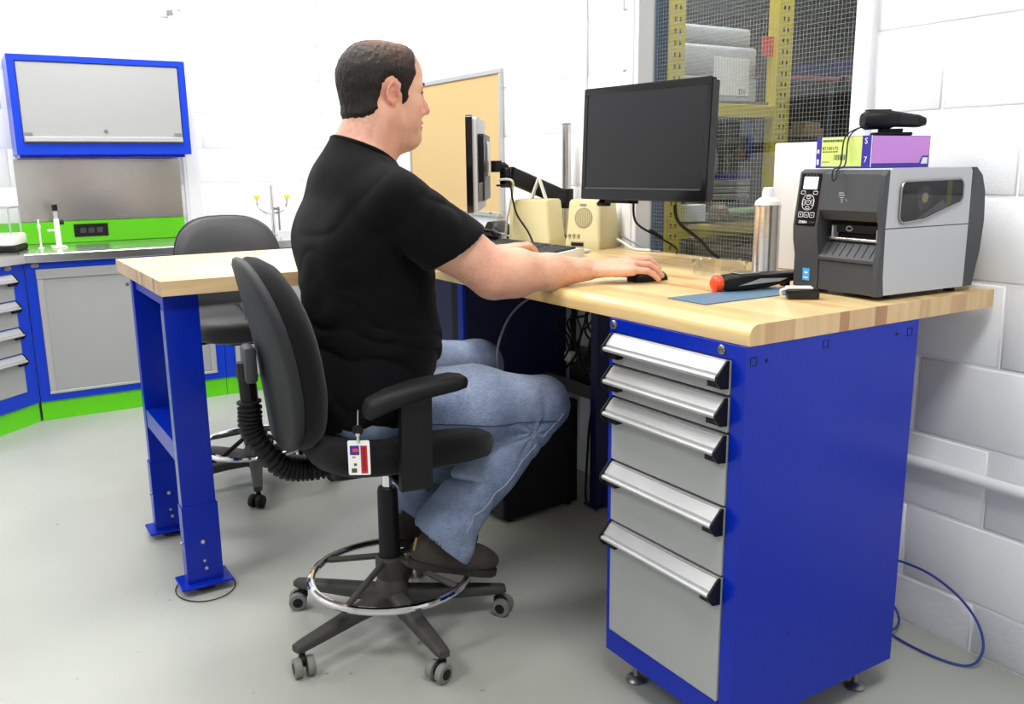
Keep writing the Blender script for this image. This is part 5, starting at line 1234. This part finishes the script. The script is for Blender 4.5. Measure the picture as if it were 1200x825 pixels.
nt.links.new(tc.outputs['Object'], mp.inputs[0]); nt.links.new(mp.outputs[0], nz.inputs[0]); cr = N(nt, 'ShaderNodeValToRGB'); cr.color_ramp.elements[0].color = rgb(16, 13, 12); cr.color_ramp.elements[1].color = rgb(46, 37, 33)
cr.color_ramp.elements[0].position = .35; cr.color_ramp.elements[1].position = .75
nt.links.new(nz.outputs['Fac'], cr.inputs[0]); nt.links.new(cr.outputs[0], b_.inputs['Base Color']); bp = N(nt, 'ShaderNodeBump'); bp.inputs['Strength'].default_value = .7; bp.inputs['Distance'].default_value = .002; nt.links.new(nz.outputs['Fac'], bp.inputs['Height']); nt.links.new(bp.outputs[0], b_.inputs['Normal'])
hvl = hl_(Vh); cf = np.clip(np.exp(-((hvl[:, 0] + .005) / .050) ** 2 - (hvl[:, 1] / .050) ** 2) * 1.2, 0, 1) * (hvl[:, 2] > .06) * (.55 + .45 * vnoise(Vh * 200))
hx = N(nt, 'ShaderNodeMix', data_type='RGBA'); ha = N(nt, 'ShaderNodeAttribute', attribute_name='tone'); nt.links.new(ha.outputs['Fac'], hx.inputs[0]); nt.links.new(cr.outputs[0], hx.inputs[6]); hx.inputs[7].default_value = rgb(150, 112, 92); nt.links.new(hx.outputs[2], b_.inputs['Base Color'])
np_mesh('hair', Vh, Fh, hm, ORG, np.stack([cf] * 3, 1), man)
def on_head(x, y, z): return Vector(H(x, y, z)) - Vector(ORG)
for y in (-1, 1):
    MB().tube([on_head(.0850, y * .017, .0275), on_head(.0855, y * .028, .0320), on_head(.0805, y * .041, .0325), on_head(.068, y * .052, .027)], [.0028, .0040, .0038, .002], 8, sm=4).build('eyebrow', hm, man)
    e = MB().lathe([(.0001, -.0115)] + [(.0115 * math.cos(a), .0115 * math.sin(a)) for a in [math.radians(q) for q in range(-80, 90, 10)]] + [(.0001, .0115)], on_head(.0705, y * .031, .0088), Matrix(HR.tolist()) @ Ry(PI / 2), 20).build('eye', mat('eye_white', rgb(225, 220, 215), .2), man)
    MB().lathe([(.0055, 0), (.004, .0012), (.0001, .0016)], on_head(.0705 + .0106, y * .031, .0088), Matrix(HR.tolist()) @ Ry(PI / 2), 14).build('iris', mat('brown_iris', rgb(60, 40, 30), .2), e)
    MB().tube([on_head(.078, y * .020, .0125), on_head(.0835, y * .028, .0155), on_head(.0825, y * .036, .0145), on_head(.075, y * .044, .009)], .0016, 6, sm=4).build('eyelid', sm, man)

# ---- t-shirt
shirt = SDF(); add_torso(shirt, .015)
NB = H(-.06, 0, -.17)
shirt.cap((MX, -1.225, 1.215), (MX, -1.205, 1.262), .080, .078, .035)
shirt.ell((MX, -1.225, .67), (.222, .165, .16), None, .04)
shirt.cap((MX - .07, -1.22, 1.19), (MX + .07, -1.22, 1.19), .072, .072, .04)
def sleeve(s, S_, E2):
    S_, E2 = np.array(S_), np.array(E2); m = S_ * .40 + E2 * .60 + np.array((0, 0, -.008)); s.cap(tuple(S_), tuple(m), .080, .080, .045); s.cap(tuple(m), tuple(S_ * .22 + E2 * .78 + np.array((0, 0, -.014))), .080, .084, .02)
SLV = [(SDF(), SH_R, EL_R), (SDF(), SH_L, EL_L)]
for q_ in SLV: sleeve(*q_)
def shirt_disp(P):
    z = P[..., 2]; w = .0
    n_ = vnoise(P * 9)
    low = sstep(-z, -1.02, -.82)                       # fold zone round the waist
    w = w + low * .0042 * ridge(z * 46 + P[..., 1] * 20 + n_ * 6) * (.15 + 1.2 * vnoise(P * 7 + 9))
    w = w + .0022 * ridge(z * 30 - P[..., 1] * 24 + n_ * 6) * vnoise(P * 5 + 3)
    for S_, E2 in ((SH_R, EL_R), (SH_L, EL_L)):
        h_, d_ = seg_t(P, S_, E2); m = np.exp(-(d_ / .11) ** 2) * sstep(h_, -.1, .3)
        w = w + m * .0034 * ridge(h_ * 10 + n_ * 6 + P[..., 2] * 26) * (.3 + vnoise(P * 8 + 2))
    return w + (n_ - .5) * .004
shirt.disp = shirt_disp
def shirt_cut(P, d):
    for sv, S_, E2 in SLV:                              # each sleeve is cut at its hem, hollowed, then joined to the body of the shirt
        sa, ea = v3(*S_), v3(*E2); e = sv.ev(P) + shirt_disp(P)
        tl_ = v3(.10 * float(np.sign(sa[0] - MX)), .56, -.82); L_ = (P - (sa + (ea - sa) * .60)) @ tl_
        h_, q = seg_t(P, S_, E2); e = np.maximum(e, L_); e = np.where(L_ > -.03, np.maximum(e, .0705 - q), e)
        k = .03; h_ = np.clip(.5 + .5 * (d - e) / k, 0, 1); j = d * (1 - h_) + e * h_ - k * h_ * (1 - h_)
        d = np.where(L_ > -.06, np.minimum(d, e), j)
    # neck opening
    nb = v3(*H(-.058, 0, -.118)); ax = v3(*(np.array(H(-.035, 0, -.04)) - np.array(H(-.075, 0, -.22)))); ax = ax / np.linalg.norm(ax)
    cutn = (P - (v3(MX, -1.195, 1.272))) @ v3(0, .45, .893)
    d = np.where((np.abs(P[..., 0] - MX) < .13) & (P[..., 2] > 1.15), np.maximum(d, cutn), d)
    hem = -(P[..., 2] - (.600 + .115 * sstep(P[..., 1], -1.20, -1.02) + .012 * np.sin(P[..., 0] * 30)))
    return np.maximum(d, hem)
shirt.cuts.append(shirt_cut)
Vs, Fs = surface(shirt, (-1.36, -1.44, .56), (-.56, -.90, 1.36), .0042)
Vs = smooth_v(Vs, Fs, 2)
fabm = mat('black_cotton', rgb(11, 11, 13), .95, spec=.12, sheen=.04, bump=.35, bscale=1100)
for q_ in (AN_R, AN_L):
    c_ = np.array(q_); sk_ = SDF(); kn_ = np.array(KN_R if q_ is AN_R else KN_L); u_ = (kn_ - c_) / np.linalg.norm(kn_ - c_); sk_.cap(tuple(c_ + u_ * .10), q_, .050, .046, .02); sk_.cap(q_, tuple(c_ + np.array((0, .055, -.04))), .046, .042, .02); sk_.disp = lambda P: (vnoise(P * 90) - .5) * .001
    Vk, Fk = surface(sk_, c_ - .12, c_ + .17, .005); np_mesh('sock', Vk, Fk, M['sock'], ORG, None, man)
np_mesh('t_shirt', Vs, Fs, fabm, ORG, None, man)
ncp = v3(MX, -1.205, 1.278)
# ribbed neck band where the neck leaves the shirt
bandpts = []
for k in range(32):
    a = 2 * PI * k / 32; dirv = v3(math.cos(a), math.sin(a), 0); lo_, hi_ = .02, .12
    for q in range(18):
        m_ = (lo_ + hi_) / 2; x_ = MX + dirv[0] * m_; y_ = -1.205 + dirv[1] * m_; z_ = 1.272 - (y_ + 1.195) * .45 / .893
        dd = float(body.ev(np.array([[x_, y_, z_]], np.float32))[0])
        if dd < .003: lo_ = m_
        else: hi_ = m_
    bandpts.append((MX + dirv[0] * lo_ - ORG[0], -1.205 + dirv[1] * lo_ - ORG[1], 1.272 - (dirv[1] * lo_ - .01) * .45 / .893 - ORG[2]))
MB().tube(bandpts, .0065, 8, closed=True).build('neck_band', fabm, man)

# ---- jeans
jeans = SDF()
def leg_(s, a, b, c, g=0):
    A_, B_, C_ = np.array(a), np.array(b), np.array(c)
    s.cap(tuple(A_ + np.array((0, -.03, -.002))), tuple(A_ * .45 + B_ * .55), .112, .104, .03); s.cap(tuple(A_ * .45 + B_ * .55), b, .104, .077, .03)
    m = B_ * .5 + C_ * .5 + np.array((0, -.004, 0)); s.cap(b, tuple(m), .080, .075, .016); s.cap(tuple(m), c, .075, .074, .03); s.cap(c, tuple(C_ + np.array((0, .004, -.05))), .074, .078, .03)
leg_(jeans, HIP_R, KN_R, AN_R); leg_(jeans, HIP_L, KN_L, AN_L)
jeans.ell((MX, -1.21, .665), (.196, .150, .118), None, .04)
def jeans_disp(P):
    n_ = vnoise(P * 8 + 4); w = (n_ - .5) * .006 + .0022 * (vnoise(P * 34) - .5)
    for a, b, c in ((HIP_R, KN_R, AN_R), (HIP_L, KN_L, AN_L)):
        B_ = np.array(b); 
        q = P - np.array((B_[0], B_[1] - .07, B_[2] - .055)); r_ = np.linalg.norm(q * np.array((.6, 1, 1)), axis=-1)
        w = w + .0065 * np.exp(-(r_ / .075) ** 2) * ridge(np.arctan2(q[..., 2], q[..., 1]) * 4.5 + n_ * 5)     # folds behind the knee
        h_, d_ = seg_t(P, b, c); m = np.exp(-(d_ / .10) ** 2)
        w = w + m * (.0025 + .009 * sstep(h_, .55, .75) * sstep(-h_, -.98, -.85)) * ridge(h_ * 11 + P[..., 0] * 14 + n_ * 6)           # stacking at the hem
        h_, d_ = seg_t(P, a, b); m = np.exp(-(d_ / .11) ** 2) * sstep(-h_, -.5, -.05)
        w = w + m * .0055 * ridge(h_ * 12 + P[..., 2] * 24 + n_ * 5)
    return w
jeans.disp = jeans_disp
def jeans_cut(P, d):
    for b, c in ((KN_R, AN_R), (KN_L, AN_L)):
        B_, C_ = v3(*b), v3(*c); ax = (C_ - B_) / np.linalg.norm(C_ - B_); L_ = (P - (C_ + ax * .045)) @ ax
        nr = np.linalg.norm(P - C_, axis=-1) < .18
        d = np.where(nr, np.maximum(d, L_), d); q = np.linalg.norm((P - C_) - ((P - C_) @ ax)[..., None] * ax, axis=-1)
        d = np.where(nr & (L_ > -.035), np.maximum(d, .066 - q), d)
    return np.where(P[..., 1] < -1.02, np.maximum(d, P[..., 2] - .745), d)
jeans.cuts.append(jeans_cut)
Vj, Fj = surface(jeans, (-1.32, -1.42, .14), (-.66, -.62, .80), .0042)
Vj = smooth_v(Vj, Fj, 2)
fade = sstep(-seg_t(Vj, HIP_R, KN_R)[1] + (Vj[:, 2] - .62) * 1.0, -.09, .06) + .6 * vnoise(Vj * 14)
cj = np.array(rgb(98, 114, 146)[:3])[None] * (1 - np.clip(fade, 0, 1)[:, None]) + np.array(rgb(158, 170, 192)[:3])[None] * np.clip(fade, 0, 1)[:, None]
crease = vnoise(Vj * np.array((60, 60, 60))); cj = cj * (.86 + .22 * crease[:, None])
dm, nt, b_ = newmat('denim'); at = N(nt, 'ShaderNodeAttribute', attribute_name='tone'); b_.inputs['Roughness'].default_value = .9
tc = N(nt, 'ShaderNodeTexCoord'); mp = N(nt, 'ShaderNodeMapping'); mp.inputs['Scale'].default_value = (330, 110, 330); mp.inputs['Rotation'].default_value = (.3, .6, .2); nz = N(nt, 'ShaderNodeTexNoise'); nz.inputs['Scale'].default_value = 1; nz.inputs['Detail'].default_value = 3
mr = N(nt, 'ShaderNodeMapRange'); mr.inputs['To Min'].default_value = .45; mr.inputs['To Max'].default_value = 1.6; mx = N(nt, 'ShaderNodeVectorMath', operation='SCALE')
nt.links.new(tc.outputs['Object'], mp.inputs[0]); nt.links.new(mp.outputs[0], nz.inputs[0]); nt.links.new(nz.outputs['Fac'], mr.inputs[0]); nt.links.new(mr.outputs[0], mx.inputs['Scale']); nt.links.new(at.outputs['Color'], mx.inputs[0]); nt.links.new(mx.outputs[0], b_.inputs['Base Color'])
bp = N(nt, 'ShaderNodeBump'); bp.inputs['Strength'].default_value = .5; bp.inputs['Distance'].default_value = .001; nt.links.new(nz.outputs['Fac'], bp.inputs['Height']); nt.links.new(bp.outputs[0], b_.inputs['Normal'])
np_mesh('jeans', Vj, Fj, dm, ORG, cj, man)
# outer seam of the right leg, laid on the surface of the cloth
def project(p, dirv):
    p = np.array(p, np.float32); dirv = np.array(dirv, np.float32); dirv = dirv / np.linalg.norm(dirv); lo_, hi_ = 0, .16
    for q in range(20):
        m_ = (lo_ + hi_) / 2
        if float(jeans.ev((p + dirv * m_)[None])[0]) < .0004: lo_ = m_
        else: hi_ = m_
    return tuple(p + dirv * lo_ - np.array(ORG, np.float32))
def seam(a, b, da, db, n=26):
    return [project(np.array(a) * (1 - k / (n - 1)) + np.array(b) * (k / (n - 1)), np.array(da) * (1 - k / (n - 1)) + np.array(db) * (k / (n - 1))) for k in range(n)]
smat = mat('seam_thread', rgb(52, 66, 98), .9); smat2 = mat('pale_seam', rgb(160, 172, 196), .9)
MB().tube(seam(HIP_R, KN_R, (1, 0, -.15), (1, 0, -.35)), .0018, 5).build('seam', smat, man)
MB().tube(seam(KN_R, AN_R, (1, .25, -.1), (1, .25, .1)), .0018, 5).build('seam', smat2, man)

# ---- shoes
shoem = mat('dark_suede', rgb(62, 56, 50), .85, noise=.3, nscale=40, bump=.5, bscale=200); solem = mat('shoe_sole', rgb(44, 42, 38), .8, bump=.3, bscale=100)
def shoe(c, rgt):
    s = SDF(); c = np.array(c); hd = .055 if rgt else -.02
    f_ = np.array((.035 if rgt else -.03, .90, -.30)); f_ = f_ / np.linalg.norm(f_); u_ = np.array((0, .30, .95)); u_ = u_ / np.linalg.norm(u_); sd_ = np.cross(f_, u_)
    R_ = np.stack([sd_, f_, u_], 1); o_ = c + np.array((0, -.012, -.065))
    Q = lambda x, y, z: tuple(o_ + R_ @ np.array((x, y, z)))
    s.ell(Q(0, -.035, .0), (.037, .052, .044), R_, .03); s.cap(Q(0, -.02, .05), Q(0, .02, .0), .036, .038, .03)
    s.ell(Q(0, .05, -.006), (.043, .090, .036), R_, .03); s.ell(Q(0, .118, -.014), (.049, .066, .032), R_, .03); s.ell(Q(0, .04, -.022), (.040, .120, .022), R_, .02)
    s.cuts.append(lambda P, d: np.maximum(d, -((P - v3(*Q(0, 0, -.036))) @ v3(*u_))))
    s.disp = lambda P: (vnoise(P * 60) - .5) * .002
    lo = o_ - .22; hi = o_ + .24; V_, F_ = surface(s, lo, hi, .0035); o = np_mesh('shoe', smooth_v(V_, F_, 1), F_, shoem, ORG, None, man)
    loc = lambda x, y, z: Vector(Q(x, y, z)) - Vector(ORG)
    outl = [(0.026, -.080), (.035, -.05), (.034, 0), (.040, .06), (.047, .110), (.042, .150), (.024, .176), (-.002, .182), (-.028, .168), (-.044, .135), (-.044, .09), (-.036, .02), (-.035, -.05), (-.026, -.080), (0, -.088)]
    MB().prism(outl, loc(0, 0, -.052), sd_, f_, u_, .020).build('sole', solem, o)
    lc = MB()
    for k in range(4):
        y = .035 + k * .022; lc.tube([loc(-.022, y, .026 - k * .003), loc(0, y + .006, .033 - k * .005), loc(.022, y, .026 - k * .003)], .0022, 6, sm=3)
    lc.build('laces', mat('dark_laces', rgb(40, 38, 36), .9), o)
    ey = MB()
    for k in range(4): ey.box(loc(.028, .03 + k * .022, .020 - k * .004), (.005, .010, .006), .001)
    ey.tube([loc(.010, -.088, -.005), loc(.012, -.090, .03)], .0035, 6).build('tan_trim', mat('tan_trim', rgb(150, 128, 70), .8), o)
    return o
shoe(AN_R, True); shoe(AN_L, False)

# ---- identity badge hanging from the jeans by a reel clip
bd = thing('identity_badge', 'white badge with red stripe hanging from a clip at the hip', 'badge', (-.668, -1.352, .548), math.radians(58))
W_, H_ = .050, .082
MB().prism(rrect(W_, H_, .004, 4), (0, 0, H_ / 2), (1, 0, 0), (0, 0, 1), (0, 1, 0), .0012).build('card', 'paper', bd)
MB().box2((.004, -.0006, .004), (.019, -.0001, H_ - .012)).build('red_stripe', 'red', bd)
MB().box2((-.020, -.0006, H_ - .034), (.001, -.0001, H_ - .012)).build('photo', 'indigo', bd)
MB().box2((-.014, -.0011, H_ - .027), (-.001, -.0007, H_ - .019)).box2((-.016, -.0006, .041), (-.008, -.0001, .044)).build('red_print', 'orange', bd)
MB().box2((-.012, -.0006, .022), (-.006, -.0001, .028)).box2((-.018, -.0006, .006), (-.006, -.0001, .016)).build('grey_print', 'ink', bd)
mb_ = MB()
for k in range(9): mb_.box2((.0085, -.0010, .012 + k * .0062), (.0150, -.0007, .0160 + k * .0062))
o = mb_.build('stripe_lettering', mat('dark_red_print', rgb(110, 22, 30), .6), bd, smooth=False); o['kind'] = 'stuff'
MB().tube([(0, 0, H_ - .004), (0, 0, H_ + .012)], .004, 10).lathe([(.006, 0), (.006, .006)], (0, .0, H_ + .012)).build('clip', 'chrome', bd)
MB().lathe([(.012, -.004), (.013, 0), (.012, .004)], (0, .001, H_ + .024), Rx(PI / 2), 18).build('reel', 'black', bd)
MB().tube([(0, 0, H_ + .03), (0.002, .004, H_ + .07)], .0014, 6).build('reel_cord', 'alu', bd)
